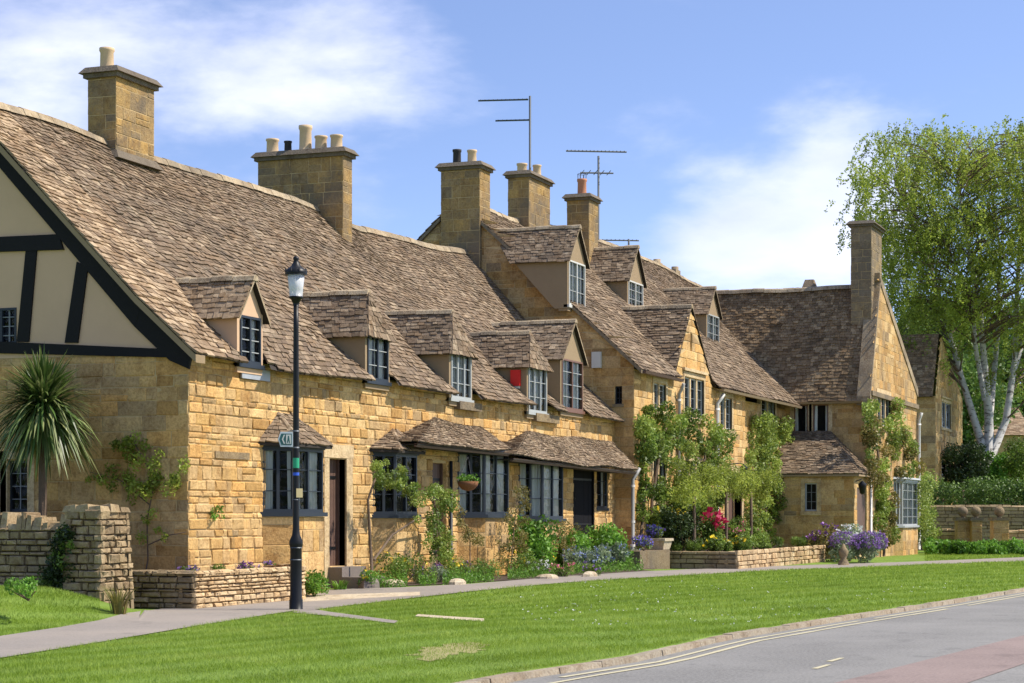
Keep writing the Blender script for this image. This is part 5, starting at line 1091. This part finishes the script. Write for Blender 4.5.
b = MB(); P = np.array([(cx_ - .05, cy_ + random.uniform(-.03, .03), czz + random.uniform(.15, .4)) for _ in range(90)]) + rng.normal(size=(90, 3)) * .03; leaf_obj('flower_bud', P, .05 * np.ones(90), 'lf_fresh', CO, .5, 1.0)

# ================================================================== CLIMBERS ON WALLS
climber('wall_shrub', 'thin white-flowering shrub trained on the shaded end wall', [(108, 430), (125, 425), (150, 450), (186, 462), (188, 478), (160, 500), (150, 520), (185, 532), (150, 548), (138, 540), (146, 510), (118, 495), (85, 478), (88, 468), (112, 466)], AX0, 'lf_birch', nc=46, rc=.13, n=2300, leaf=.06, depth=.2, plane='X', stems=[(.014, (140, 600), (148, 560), (147, 520), (155, 480), (130, 435)), (.01, (148, 545), (170, 535), (186, 532)), (.01, (150, 505), (120, 480), (90, 472))])
climber('wall_fern', 'small tuft growing from the sunlit wall near the corner', [(203, 508), (222, 504), (226, 518), (208, 522)], AY, 'lf_fresh', nc=5, rc=.07, n=130, leaf=.05, depth=.1)
climber('climbing_rose', 'pink-flowered rose trained across the second bay window', [(372, 462), (395, 462), (418, 478), (418, 492), (400, 496), (385, 488), (372, 482)], 15.15, 'lf_vine', nc=26, rc=.12, n=2600, leaf=.05, depth=.25, m2='lf_mid', stems=[(.03, (372, 572), (370, 540), (368, 500), (378, 470)), (.022, (374, 560), (392, 535), (415, 520), (440, 515), (425, 490))])
climber('climbing_rose', 'leafy rose bush climbing between second bay and inner doorway', [(420, 488), (445, 486), (455, 500), (440, 520), (452, 540), (450, 568), (430, 568), (428, 535), (412, 510)], 15.3, 'lf_vine', nc=40, rc=.15, n=4600, leaf=.055, depth=.45, m2='lf_mid', stems=[(.025, (438, 575), (440, 540), (434, 500))])
climber('wall_shrub', 'yellow-green shrub against the third bay base', [(455, 505), (478, 520), (488, 545), (470, 548), (456, 530)], 14.9, 'lf_olive', nc=16, rc=.12, n=800, leaf=.05, depth=.25, stems=[(.012, (470, 570), (470, 540), (462, 512))])
climber('wall_shrub', 'bronze-leaved shrub standing between the third and fourth bays', [(511, 488), (526, 488), (528, 510), (522, 560), (500, 562), (494, 545), (506, 528)], 14.95, 'lf_olive', nc=30, rc=.13, n=1900, leaf=.05, depth=.3, stems=[(.014, (510, 578), (514, 530), (518, 492))])
climber('wall_shrub', 'reddish-green shrub below the fourth bay window by the step', [(556, 530), (572, 518), (578, 530), (572, 552), (555, 556)], 14.9, 'lf_olive', nc=14, rc=.13, n=900, leaf=.05, depth=.3, stems=[(.012, (563, 575), (565, 540))])
climber('creeper', 'dense creeper covering the left half of the tall house front', [(638, 412), (655, 406), (690, 410), (728, 424), (731, 470), (722, 500), (700, 520), (655, 540), (638, 520), (640, 470)], BY, 'lf_vine', nc=125, rc=.27, n=21000, leaf=.10, depth=.32, m2='lf_mid', stems=[(.05, (650, 560), (652, 500), (660, 450), (668, 420)), (.04, (640, 545), (646, 480), (645, 440)), (.04, (697, 560), (697, 500), (706, 450), (715, 430)), (.04, (703, 560), (712, 500), (700, 430))])
climber('creeper', 'thick green creeper in the corner beside the porch', [(747, 424), (770, 415), (789, 424), (790, 450), (782, 490), (784, 520), (775, 540), (748, 540), (745, 480)], 15.45, 'lf_vine', nc=85, rc=.30, n=16000, leaf=.10, depth=.45, m2='lf_vine', stems=[(.05, (765, 560), (766, 500), (764, 440))])
climber('creeper', 'golden-green creeper climbing round the white bay window', [(866, 402), (878, 404), (882, 432), (896, 404), (914, 410), (912, 440), (918, 470), (905, 478), (890, 476), (892, 520), (896, 545), (878, 545), (874, 500), (868, 470), (866, 430)], CY, 'lf_vine', nc=70, rc=.30, n=13000, leaf=.11, depth=.35, m2='lf_olive', stems=[(.05, (884, 556), (884, 500), (876, 440))])
climber('creeper', 'light green bush at the right corner of the white bay window', [(919, 470), (928, 480), (932, 545), (918, 552)], CY + .1, 'lf_vine', nc=30, rc=.42, n=5000, leaf=.10, depth=.5)

# ================================================================== BEDS
ground_patch('flower_bed', [(356, 590), (356, 572), (420, 560), (520, 555), (600, 550), (655, 556), (655, 572), (600, 574), (520, 580), (440, 585)], 'soil', .012, jitter=.02)
def S_(*a, **k): return shrub('shrub', *a, **k)
shrub('seedling_bush', 'fresh green bush at the foot of the wall left of the dark door', 315, 597, .55, .5, m='lf_fresh', leaf=.07, n=900, wid=.35)
strap_tuft('weed_tuft', 'small tuft at the doorstep corner', 340, 590, 40, .22, 'lf_fresh')
strap_tuft('weed_tuft', 'tall dry tuft at the foot of the gate pier', 119, 614, 90, .5, 'lf_olive', width=.02)
climber('ivy', 'dark ivy hanging over the garden wall behind the gate pier', [(60, 535), (74, 528), (76, 560), (66, 590), (40, 598), (30, 592), (48, 570)], gx + .23, 'lf_dark', nc=55, rc=.13, n=3500, leaf=.06, depth=.25, plane='X', m2='lf_mid', cat='ivy')
shrub('bedding_plant', 'pale leafy plants at the foot of the garden wall', 28, 598, 1.1, .3, m='lf_fresh', leaf=.05, n=600, z0=.56)
for px, py, c, t_ in ((190, 569, 'lavender', 'first'), (219, 568, 'lf_fresh', ''), (244, 570, 'purple', ''), (268, 570, 'lavender', '')):
    x, y = XF(px, y0 + .45), y0 + .45
    shrub('alpine_plant', {190: 'mauve alpine nearest the corner on the low bed wall', 219: 'small green cushion plant on the low bed wall', 244: 'purple alpine in the middle of the low bed wall', 268: 'lilac alpine on the low bed wall beside the lamp post'}[px], px, 0, .35, .2, Y=y0 + .45, z0=.66, m='lf_mid', leaf=.04, n=260, flower=None if c == 'lf_fresh' else c, nf=30, fs=.04)
PL = [(368, 583, .35, .3, 'lf_fresh', 'yellow', 8, 'acid green clump with yellow flowers next to the step'), (402, 583, .9, .55, 'lf_mid', 'yellow', 14, 'rounded green bush with orange-yellow pansies below the rose'), (422, 584, .5, .35, 'lf_mid', 'purple', 12, 'green plant with mauve flowers below the small bay'),
      (440, 583, .5, .35, 'lf_grey', 'purple', 6, 'grey-leaved plant beside the boundary stone'), (452, 581, .5, .42, 'lf_mid', 'yellow', 14, 'plant with orange-yellow flowers below the third bay'), (463, 580, .45, .4, 'lf_mid', 'purple', 16, 'plant with deep purple flowers below the third bay'), (482, 580, .9, .42, 'lf_mid', None, 0, 'grassy mound below the gap between bays'),
      (530, 566, .95, 1.15, 'lf_fresh', None, 0, 'tall bright green bush below the fourth bay'), (520, 576, .9, .5, 'lf_mid', 'yellow', 8, 'loose green plant with small yellow flowers near the path'), (537, 576, .5, .34, 'lf_mid', 'whitef', 40, 'low clump of pale white and lilac flowers'), (548, 574, .45, .36, 'lf_fresh', 'yellow', 26, 'pale yellow primulas beside the white flowers'),
      (571, 566, .95, .8, 'lf_fresh', None, 0, 'bright leafy bush before the black door step'), (580, 572, 1.0, .6, 'lf_grey', 'forget', 60, 'haze of pale blue forget-me-nots before the step'), (608, 562, 1.3, 1.0, 'lf_fresh', None, 0, 'large-leaved bright bush left of the downpipe'), (605, 571, 1.0, .55, 'lf_grey', 'forget', 60, 'silvery plant with blue flowers below the large-leaved bush'),
      (630, 569, 1.1, .6, 'lf_grey', 'forget', 40, 'silvery green mound at the right end of the cottage bed'), (563, 577, .5, .3, 'lf_mid', 'pink', 14, 'low plant with pink and cream flowers at the path edge'), (592, 576, .5, .25, 'lf_mid', 'lavender', 14, 'low plant with lilac flowers at the path edge')]
for px, py, w, h, m, fc, nf, lab in PL: w *= 1.35; h *= 1.2; shrub('garden_plant', lab, px, py, w, h, m=m, leaf=.085 if ('large' in lab or 'tall' in lab or 'bright leafy' in lab) else .045, n=int(1700 * w * max(h, .5)) + 300, flower=fc, nf=nf, fs=.045, wid=.6 if h > .6 else .35, group='plants in the cottage flower bed')
P = []
while len(P) < 15000:
    px, py = random.uniform(357, 655), random.uniform(560, 588); x, y = GP(px, py)
    if y < 15.6 and py < float(np.interp(px, [p[0] for p in PHI], [p[1] for p in PHI])) - .6 and math.sin(px * .21) + math.sin(px * .083 + 1) > -.9: P.append((x, y, gz(x, y) + abs(random.gauss(.07, .1))))
tag(leaf_obj('ground_cover', P, .06 * rng.uniform(.5, 1.3, len(P)), 'lf_fresh', None, .3, .8), kind='stuff')
def rock(lab, px, py, w, h, m='slab'):
    x, y = GP(px, py); z = gz(x, y); b = MB(); n = 9
    for zz0, zz1, s0, s1 in ((0, .5, 1, .95), (.5, .85, .95, .7), (.85, 1, .7, .25)):
        for i in range(n):
            a0, a1 = 6.283 * i / n, 6.283 * (i + 1) / n; g_ = lambda a, s: (x + w * .5 * s * math.cos(a) * (1 + .2 * math.sin(3 * a + px)), y + w * .35 * s * math.sin(a) * (1 + .15 * math.cos(2 * a + px)))
            b.q([(*g_(a0, s0), z + h * zz0), (*g_(a1, s0), z + h * zz0), (*g_(a1, s1), z + h * zz1), (*g_(a0, s1), z + h * zz1)], 0, (.5, .5, 0))
    b.q([(x + w * .12 * math.cos(6.283 * i / n), y + w * .09 * math.sin(6.283 * i / n), z + h) for i in range(n)]); tag(b.build('edging_rock', m), lab, 'rock')
rock('pale flat rock at the bed edge near the step', 393, 586, .6, .12); rock('upright rounded stone between rose and purple flowers', 431, 579, .3, .55, 'stone_grey'); rock('pale rock at the bed edge below the third bay', 457, 585, .5, .12); rock('dark squared stone beside the doorstep', 368, 588, .55, .2, 'step'); rock('buff rock at the path edge below the fourth bay', 548, 579, .6, .1); rock('small buff rock at the path edge among pink flowers', 590, 577, .5, .12)
# trough with blue flowers
x, y = XF(657, 14.7), 14.7; TR = thing('stone_planter', (x, y, .4), 'weathered stone trough with violet flowers at the left end of the terrace wall', 'planter'); zt_ = ZF(541, x, y); b = MB()
b.hexa([(x - .3, y - .25, .72), (x + .3, y - .25, .72), (x + .3, y + .25, .72), (x - .3, y + .25, .72)], [(x - .36, y - .3, zt_), (x + .36, y - .3, zt_), (x + .36, y + .3, zt_), (x - .36, y + .3, zt_)]); b.box(x - .4, x + .4, y - .33, y + .33, zt_ + .002, zt_ + .07); b.build('basin', 'slab', TR)
shrub('potted_flowers', 'violet-blue flowers filling the stone trough', 657, 0, .6, .42, Y=14.7, z0=zt_ + .04, m='lf_mid', n=500, leaf=.06, flower='blue', nf=50, fs=.08)
shrub('garden_plant', 'violet-blue flowers spilling left of the stone trough', 644, 0, .7, .34, Y=14.5, z0=.75, m='lf_mid', n=500, leaf=.05, flower='blue', nf=45, fs=.07)
b = MB(); b.box(XF(638, 14.4), XF(668, 14.4), 14.35, 15.1, .1, .715); tag(b.build('stone_block', 'stone_grey'), 'squared stone ledge carrying the blue flowers', 'stone')
T0 = .62
TP = [(662, 14.1, 1.0, 1.35, 'lf_dark', 'yellow', 26, .16, 'tall dark bush topped by big yellow lilies', .9), (684, 13.9, 1.5, 1.2, 'lf_dark', None, 0, .1, 'dark green bush between the lilies and the crimson peonies', .7), (711, 13.9, 1.0, 1.35, 'lf_mid', 'crimson', 26, .2, 'peony bush with a mass of crimson blooms', .95), (733, 13.9, .8, 1.1, 'lf_mid', 'pink', 10, .17, 'bush with a few pink blooms by the arched door', .9),
      (741, 13.6, .8, .8, 'lf_mid', 'pink', 8, .15, 'lower pink peony beside the right door jamb', .9), (757, 13.6, .9, .75, 'lf_mid', 'pink', 5, .12, 'leafy plant with pale pink blooms in the terrace bed', .8), (716, 13.45, .6, .45, 'lf_mid', 'yellow', 8, .12, 'yellow tulips below the crimson peonies', .9), (726, 13.45, .5, .45, 'lf_mid', 'yellow', 6, .12, 'yellow tulips left of the pink peony', .9), (735, 13.45, .5, .45, 'lf_mid', 'yellow', 8, .12, 'yellow tulips at the centre of the terrace bed', .9)]
for px, Y, w, h, m, fc, nf, fs, lab, fh in TP: shrub('terrace_plant', lab, px, 0, w, h, Y=Y, z0=T0, m=m, n=int(2200 * w * h) + 300, leaf=.075, flower=fc, nf=int(nf * .7), fs=fs, fh=fh, group='plants in the terrace bed')
for px, w, lab in ((672, 1.6, 'grassy edging at the left of the terrace bed'), (700, 1.8, 'grassy edging below the crimson peonies'), (770, 2.6, 'grassy edging before the corner creeper'), (800, 2.6, 'grassy edging at the right of the terrace bed')): shrub('edging_grass', lab, px, 0, w, .38, Y=13.55, z0=T0, m='lf_mid', n=1500, leaf=.12, wid=.12, up=1.5, group='plants in the terrace bed')
def standard_tree(lab, px, Y, zc, w, h, n):
    Y = max(Y, YF(px, 50.35)); x = XF(px, Y); r_ = thing('standard_tree', (x, Y, T0), lab, 'tree', 'clipped standards on the terrace'); zc = ZF(zc, x, Y); b = MB(); b.tube([(x, Y, .4), (x + .02, Y, 1.3), (x, Y, zc)], [.055, .045, .04], 8); b.build('trunk', 'bark', r_)
    cs = [(x + random.uniform(-.5, .5) * w, Y + random.uniform(-.3, .3), zc + random.uniform(-.3, .3) * h) for _ in range(16)]; P, k = blob_points(cs, [.28 * random.uniform(.7, 1.3) for _ in cs], n); leaf_obj('crown', P, .1 * rng.uniform(.6, 1.3, n), 'lf_birch', r_, .25, .6, clump=rng.random(16)[k])
standard_tree('standard tree left of the crimson peonies, thin stem', 694, 13.9, 482, 2.0, 1.3, 2600)
standard_tree('broad flat-topped standard tree behind the crimson peonies', 726, 13.7, 483, 3.0, .85, 3600)
standard_tree('standard tree right of the arched door, flat topped', 751, 13.7, 485, 3.2, .8, 3600)
shrub('lavender_bush', 'long mound of lavender in front of the porch', 866, 563, 3.4, 1.0, m='lf_grey', n=2600, leaf=.09, flower='lavender', nf=620, fs=.055, fh=.9, z0=.2)
shrub('lavender_bush', 'silvery lavender mound at the left end of the porch bed', 843, 562, 1.8, 1.0, m='lf_grey', n=1800, leaf=.09, flower='lavender', nf=220, fs=.055, fh=.9)
shrub('garden_plant', 'white-flowered plant behind the lavender', 850, 0, 2.2, 1.25, Y=12.2, z0=.2, m='lf_grey', n=1600, leaf=.09, flower='whitef', nf=70, fs=.09, fh=.95)
shrub('garden_plant', 'loose bronze plant left of the porch lavender', 822, 0, 2.0, 1.3, Y=13.0, z0=.2, m='lf_olive', n=1800, leaf=.09, flower='purple', nf=40, fs=.1, fh=.95)
x, y = GP(843.5, 565, .2); b = MB(); b.lathe((x, y, .18), [(.16, 0), (.15, .1), (.08, .2), (.12, .3), (.15, .4), (.08, .5), (.03, .6), (0, .62)], 10); tag(b.build('garden_ornament', 'stone_grey'), 'small turned stone finial among the lavender', 'ornament')
# ================================================================== RIGHT BACKGROUND: wall, piers, hedges, trees
def atz(py, d): return CAM_Z + (HY - py) * d / FPX
def far_wall(lab, p0, d0, p1, d1, z1, m, ch=(.12, .2), cope=(.3, .7, .06, .1)):
    a, c = AT(p0, d0), AT(p1, d1); U = Vector((c[0] - a[0], c[1] - a[1], 0)); L = U.length; U.normalize(); Nn = Vector((U.y, -U.x, 0)); Nn = -Nn if Nn.dot(vd) > 0 else Nn
    r = thing('boundary_wall', ((a[0] + c[0]) / 2, (a[1] + c[1]) / 2, .1), lab, 'wall'); drystone(r, 'wall_stonework', Fr((a[0], a[1], 0), U, Nn), L, -.1, z1, .4, m, ch=ch, sw=(.25, .7), cope=cope)
far_wall('tall grey stone boundary wall below the dark hedge', 919, 83, 1075, 83, atz(506, 83), 'drydark')
far_wall('lower pale wall left of the gate piers', 924, 78.5, 966, 77.5, atz(530, 78), 'dry')
far_wall('low wall to the right of the gate piers', 1008, 78.5, 1060, 78.5, atz(531, 78), 'dry')
for px0, px1, d, lab in ((957.5, 971, 77, 'left gate pier with ball finial, broadest of three'), (972, 982, 76.6, 'middle slender gate pier with ball finial'), (993.5, 1009, 77.5, 'right gate pier with ball finial, standing apart')):
    a, c = AT(px0, d), AT(px1, d); U = Vector((c[0] - a[0], c[1] - a[1], 0)); L = U.length; U.normalize(); f = Fr((a[0], a[1], 0), U, -vd); r = thing('ball_topped_pier', ((a[0] + c[0]) / 2, (a[1] + c[1]) / 2, .1), lab, 'gate pier', 'gate piers by the hedge'); zt_ = atz(518, d)
    b = MB(); wall(b, f, 0, L, -.1, zt_ - .1, ch=(.2, .3), sw=(.25, .5)); b.fbox(f, .005, L - .005, -.1, zt_ - .11, -L, -.001); b.build('shaft', ['stone_b', 'mortar', 'dark'], r)
    b = MB(); b.fbox(f, -.06, L + .06, zt_ - .1, zt_ + .02, -L - .05, .06); b.build('cap', 'stone_grey', r); b = MB(); c0 = f.p(L / 2, zt_, -L / 2); b.lathe(c0, [(.1, .02), (.07, .06)] + [(.2 * math.sin(math.pi * i / 8), .25 - .2 * math.cos(math.pi * i / 8)) for i in range(1, 8)] + [(0, .45)], 12); b.build('ball_finial', 'stone_grey', r)
def hedge(name, lab, p0, p1, d, py0, py1, thick, m, n, leaf=.1, nc=80, cat='hedge'):
    r = thing(name, (*AT((p0 + p1) / 2, d), .2), lab, cat); cs = []; rs = []
    for _ in range(nc): x, y = AT(random.uniform(p0, p1), d + random.uniform(0, thick)); rr = random.uniform(.3, .55); cs.append((x, y, random.uniform(atz(py1, d), atz(py0, d) - rr * .6))); rs.append(rr)
    P, k = blob_points(cs, rs, n); leaf_obj('foliage', P, leaf * rng.uniform(.6, 1.4, n), m, r, .5, clump=rng.random(nc)[k])
    b = MB()
    for i in range(8): x, y = AT(p0 + (p1 - p0) * (i + .5) / 8, d + thick / 2); b.tube([(x, y, -.1), (x + .1, y, atz(py0, d) - .5)], .04, 5)
    b.build('stem', 'bark', r)
hedge('hedge', 'loose green hedge along the top of the grey boundary wall', 912, 1075, 84.5, 478, 512, 1.4, 'lf_back', 15000, .12, 150)
hedge('yew_hedge', 'dark clipped yew behind the hedge, left of the birch', 948, 982, 90, 443, 490, 2, 'lf_dark', 9000, .13, 110)
hedge('yew_hedge', 'rounded olive clipped hedge right of the birch stem', 1003, 1075, 92, 434, 482, 2.5, 'lf_mid', 12000, .13, 140)
for p0_, p1_, lab in ((926, 944, 'leafy border plants before the low pale wall'), (943, 965, 'big-leaved green plants at the foot of the left gate pier'), (964, 992, 'bright leafy plants between the gate piers'), (990, 1012, 'bright leafy plants at the foot of the right gate pier'), (1011, 1045, 'leafy border plants right of the gate piers')):
    r_ = thing('border_plant', (*AT((p0_ + p1_) / 2, 74), .1), lab, 'plant', 'border plants by the far wall'); cs = []; rs = []
    for _ in range(26): x, y = AT(random.uniform(p0_, p1_), random.uniform(72, 75.5)); rr = random.uniform(.1, .26); cs.append((x, y, .12 + random.uniform(.05, .45))); rs.append(rr)
    P, k = blob_points(cs, rs, 2200); P[:, 2] = np.maximum(P[:, 2], .08); leaf_obj('foliage', P, .13 * rng.uniform(.6, 1.4, 2200), 'lf_fresh', r_, .6, .3, clump=rng.random(26)[k])
# birch
def tree_points(stems, b):
    for pts, r0, r1 in stems:
        n = len(pts); b.tube(pts, [.74 * (r0 + (r1 - r0) * i / (n - 1)) for i in range(n)], 10)
BD = 93.0; bx, by = AT(991, BD)
BT = thing('birch_tree', (bx, by, .2), 'tall silver birch with several white stems and airy drooping crown', 'tree')
def bp(px, py, dd=0.0): x, y = AT(px, BD + dd); return Vector((x, y, CAM_Z + (HY - py) * (BD + dd) / FPX))
b = MB(); ST = [([bp(990, 545), bp(990, 490), bp(989, 452)], .55, .42), ([bp(986, 458), bp(978, 432), bp(962, 380), bp(946, 320, 1), bp(925, 250, 1.5), (bp(905, 205, 2))], .30, .06), ([bp(989, 455), bp(989, 420), bp(985, 370), bp(979, 300, -1), bp(965, 230, -1.5), bp(955, 165, -2)], .34, .05),
    ([bp(985, 400), bp(976, 350, -.5), bp(972, 300, -1.5), bp(940, 230, -2)], .20, .04), ([bp(992, 455), bp(1006, 420), bp(1015, 360, 1), bp(1017, 290, 1.5), bp(1022, 220, 2), bp(1030, 160, 2)], .28, .05), ([bp(1014, 370, 1), bp(1030, 320, 1), bp(1050, 250, 1)], .18, .05), ([bp(990, 420), bp(998, 330, 2), bp(1000, 250, 3), bp(990, 180, 3)], .2, .04)]
tree_points(ST, b); tr = b.build('trunk', 'birch', BT)
crown = [(868, 150), (895, 131), (925, 127), (960, 132), (1000, 130), (1040, 120), (1090, 140), (1110, 200), (1110, 330), (1060, 390), (1000, 385), (960, 372), (925, 368), (905, 360), (889, 310), (880, 262), (866, 248), (855, 225), (856, 185), (866, 162)]
tips = []; bb = MB(); allp = [(Vector(p), r0 + (r1 - r0) * min(1, i / (8 * len(pts) - 16))) for pts, r0, r1 in ST[1:] for i, p in enumerate([Vector(pts[k]).lerp(Vector(pts[k + 1]), f_ / 8) for k in range(1, len(pts) - 1) for f_ in range(8)] + [Vector(pts[-1])])]
while len(tips) < 620:
    px, py = random.uniform(840, 1112), random.uniform(120, 400)
    if not in_poly(px, py, crown) or (py > 325 and px > 932 and random.random() < .8): continue
    tips.append(bp(px, py, random.uniform(-4.5, 4.5)))
for t_ in tips:
    s0, r0 = min(allp, key=lambda q: (q[0] - t_).length + max(0, q[0].z - t_.z + .6) * 2 + random.uniform(0, .8)); mid = s0.lerp(t_, .55) + Vector((random.uniform(-.3, .3), random.uniform(-.3, .3), .45))
    bb.tube([s0, mid, t_], [min(.05, r0 * .4), .022, .010], 5)
bb.build('branches', 'bark', BT)
P = []; CL = []
for t_ in tips:
    cvv = random.random(); dn = random.uniform(.5, 1.5); n_ = random.randint(7, 12)
    for s in range(n_):
        o_ = Vector((random.gauss(0, .5), random.gauss(0, .5), random.gauss(.15, .3))); L_ = dn * random.uniform(.4, 1)
        for q_ in range(26): f_ = random.random(); P.append((t_.x + o_.x * (1 + .25 * f_) + random.gauss(0, .07), t_.y + o_.y * (1 + .25 * f_) + random.gauss(0, .07), t_.z + o_.z - L_ * f_ + random.gauss(0, .04))); CL.append(cvv)
P = np.array(P); CL = np.array(CL); leaf_obj('crown', P, .115 * rng.uniform(.6, 1.35, len(P)), 'lf_birch', BT, .6, -.3, clump=CL)
climber_pts = [tuple(bp(random.uniform(979, 1004), random.uniform(455, 492), random.uniform(-.9, -.2))) for _ in range(40)]
IV = thing('ivy', tuple(bp(991, 490)), 'ivy wrapped round the foot of the birch', 'ivy'); P, k = blob_points(climber_pts, [.28] * 40, 3500); leaf_obj('foliage', P, .12 * rng.uniform(.6, 1.3, 3500), 'lf_fresh', IV, .7, clump=rng.random(40)[k])
def bush_tree(lab, px, d, py0, py1, w, m, n, leaf=.35):
    x, y = AT(px, d); z0_, z1_ = atz(py1, d), atz(py0, d); r = thing('background_tree', (x, y, 0), lab, 'tree', 'trees behind the birch'); H = z1_ - z0_; b = MB(); b.tube([(x, y, -.2), (x + .2, y, z0_ + H * .3), (x, y, z0_ + H * .8)], [.4, .3, .08], 8)
    cs = []; rs = []
    for _ in range(34):
        a = random.uniform(0, 6.28); u = random.random(); hgt = random.random(); rad = w * .5 * math.sin(math.pi * min(.93, .18 + hgt * .75)); cs.append((x + rad * math.cos(a) * u, y + rad * math.sin(a) * u, z0_ + H * hgt * .9)); rs.append(w * random.uniform(.12, .22)); b.tube([(x, y, z0_ + H * hgt * .4), cs[-1]], [.12, .03], 5)
    b.build('trunk', 'bark', r); P, k = blob_points(cs, rs, n, .85, .5); leaf_obj('crown', P, leaf * rng.uniform(.6, 1.4, n), m, r, .6, clump=rng.random(34)[k])
bush_tree('mid-green tree behind the far gabled house', 935, 150, 300, 440, 10, 'lf_back', 16000)
bush_tree('dark tree right behind the far gable wall', 955, 120, 305, 470, 8, 'lf_back', 16000, .28)
bush_tree('tree behind the cottage roof, seen between birch stems', 992, 165, 300, 450, 15, 'lf_back', 16000)
bush_tree('tree behind the cottage at the right edge', 1030, 160, 300, 450, 14, 'lf_back', 16000)
bush_tree('low dark tree below the birch crown at the left', 912, 140, 318, 430, 7, 'lf_dark', 6000)
# ================================================================== GRASS
def blades(name, regions, m, lab=None):
    V = []; R_ = []
    for (xa, xb, dens, h, w) in regions:
        n = int((xb - xa) * 11 * dens); X = rng.uniform(xa, xb, n); kY = np.interp(X, KX, KY)
        poly = None; Ymax = np.full(n, 40.0); D = X * math.cos(AX)
        Yy = kY + .135 + rng.random(n) * 11
        d = X * math.cos(AX) + Yy * math.sin(AX); px = 512 + FPX * (X * math.sin(AX) - Yy * math.cos(AX)) / d
        Z = np.array([gz(a, c) for a, c in zip(X, Yy)]); py = HY + (CAM_Z - Z) * FPX / d
        lo = np.interp(px, [p[0] for p in PLO], [p[1] for p in PLO]); hi = np.interp(px, [p[0] for p in PHI], [p[1] for p in PHI])
        wob = rng.normal(size=n) * .5
        ok = (py > lo + wob) | ((py < hi - .3 + wob) & (px < 100) & (py > 583)) | ((py < hi - .3) & (py > hi - 12) & (px > 925))
        ok &= (px > -60) & (px < 1090) & ~((px > 412) & (px < 485) & (abs(py - (616.5 + (px - 415) * .06)) < 1.3)) & ~((px > 296) & (px < 398) & (py > 607.5 + (px - 300) * .14) & (py < 612.5 + (px - 300) * .125))
        ok &= ~((px > 412) & (px < 484) & (abs(py - 651) < 5.5 - abs(px - 450) * .1) & (rng.random(n) < .3))
        X, Yy, Z = X[ok], Yy[ok], Z[ok] - .004; n = len(X)
        ang = rng.uniform(0, 6.28, n); hh = h * rng.uniform(.5, 1.3, n) * (1 + .25 * np.sin(X * 1.3) * np.sin(Yy * 1.9)); ww = w * rng.uniform(.6, 1.3, n); le = rng.normal(size=(n, 2)) * (hh * .45)[:, None]
        p0 = np.stack([X - np.cos(ang) * ww, Yy - np.sin(ang) * ww, Z], 1); p1 = np.stack([X + np.cos(ang) * ww, Yy + np.sin(ang) * ww, Z], 1); p2 = np.stack([X + le[:, 0], Yy + le[:, 1], Z + hh], 1)
        V.append(np.stack([p0, p1, p2], 1).reshape(-1, 3)); R_.append(rng.random(n))
    V = np.concatenate(V); r = np.concatenate(R_); n = len(r)
    me = bpy.data.meshes.new(name); me.vertices.add(n * 3); me.vertices.foreach_set('co', V.ravel()); me.loops.add(n * 3); me.loops.foreach_set('vertex_index', np.arange(n * 3, dtype=np.int32)); me.polygons.add(n)
    me.polygons.foreach_set('loop_start', np.arange(0, n * 3, 3, dtype=np.int32)); me.polygons.foreach_set('loop_total', np.full(n, 3, dtype=np.int32)); me.materials.append(M[m])
    a = me.attributes.new('rnd', 'FLOAT_VECTOR', 'FACE'); rr = np.zeros((n, 3), np.float32); rr[:, 0] = r; a.data.foreach_set('vector', rr.ravel()); me.update()
    o = bpy.data.objects.new(name, me); COL.objects.link(o); return tag(o, kind='stuff')
blades('grass', [(13, 21, 2600, .035, .0035), (21, 28, 1700, .04, .0045), (28, 40, 900, .045, .007), (40, 58, 420, .05, .011), (58, 90, 180, .06, .018)], 'blade')
P = []
while len(P) < 150:
    px, py = random.gauss(600, 170), random.uniform(580, 628)
    x, y = GP(px, py)
    if 520 < px < 1020 and py > np.interp(px, [p[0] for p in PLO], [p[1] for p in PLO]) + 2 and y > kerbY(x) + .4 and (math.sin(x * .9) * math.sin(y * 2.3 + x) > -.1): P.append((x, y, gz(x, y) + .045))
tag(leaf_obj('daisies', np.repeat(P, 2, 0) + rng.normal(size=(len(P) * 2, 3)) * [.01, .01, .003], np.full(len(P) * 2, .018), 'whitef', None, 1.0), kind='stuff')
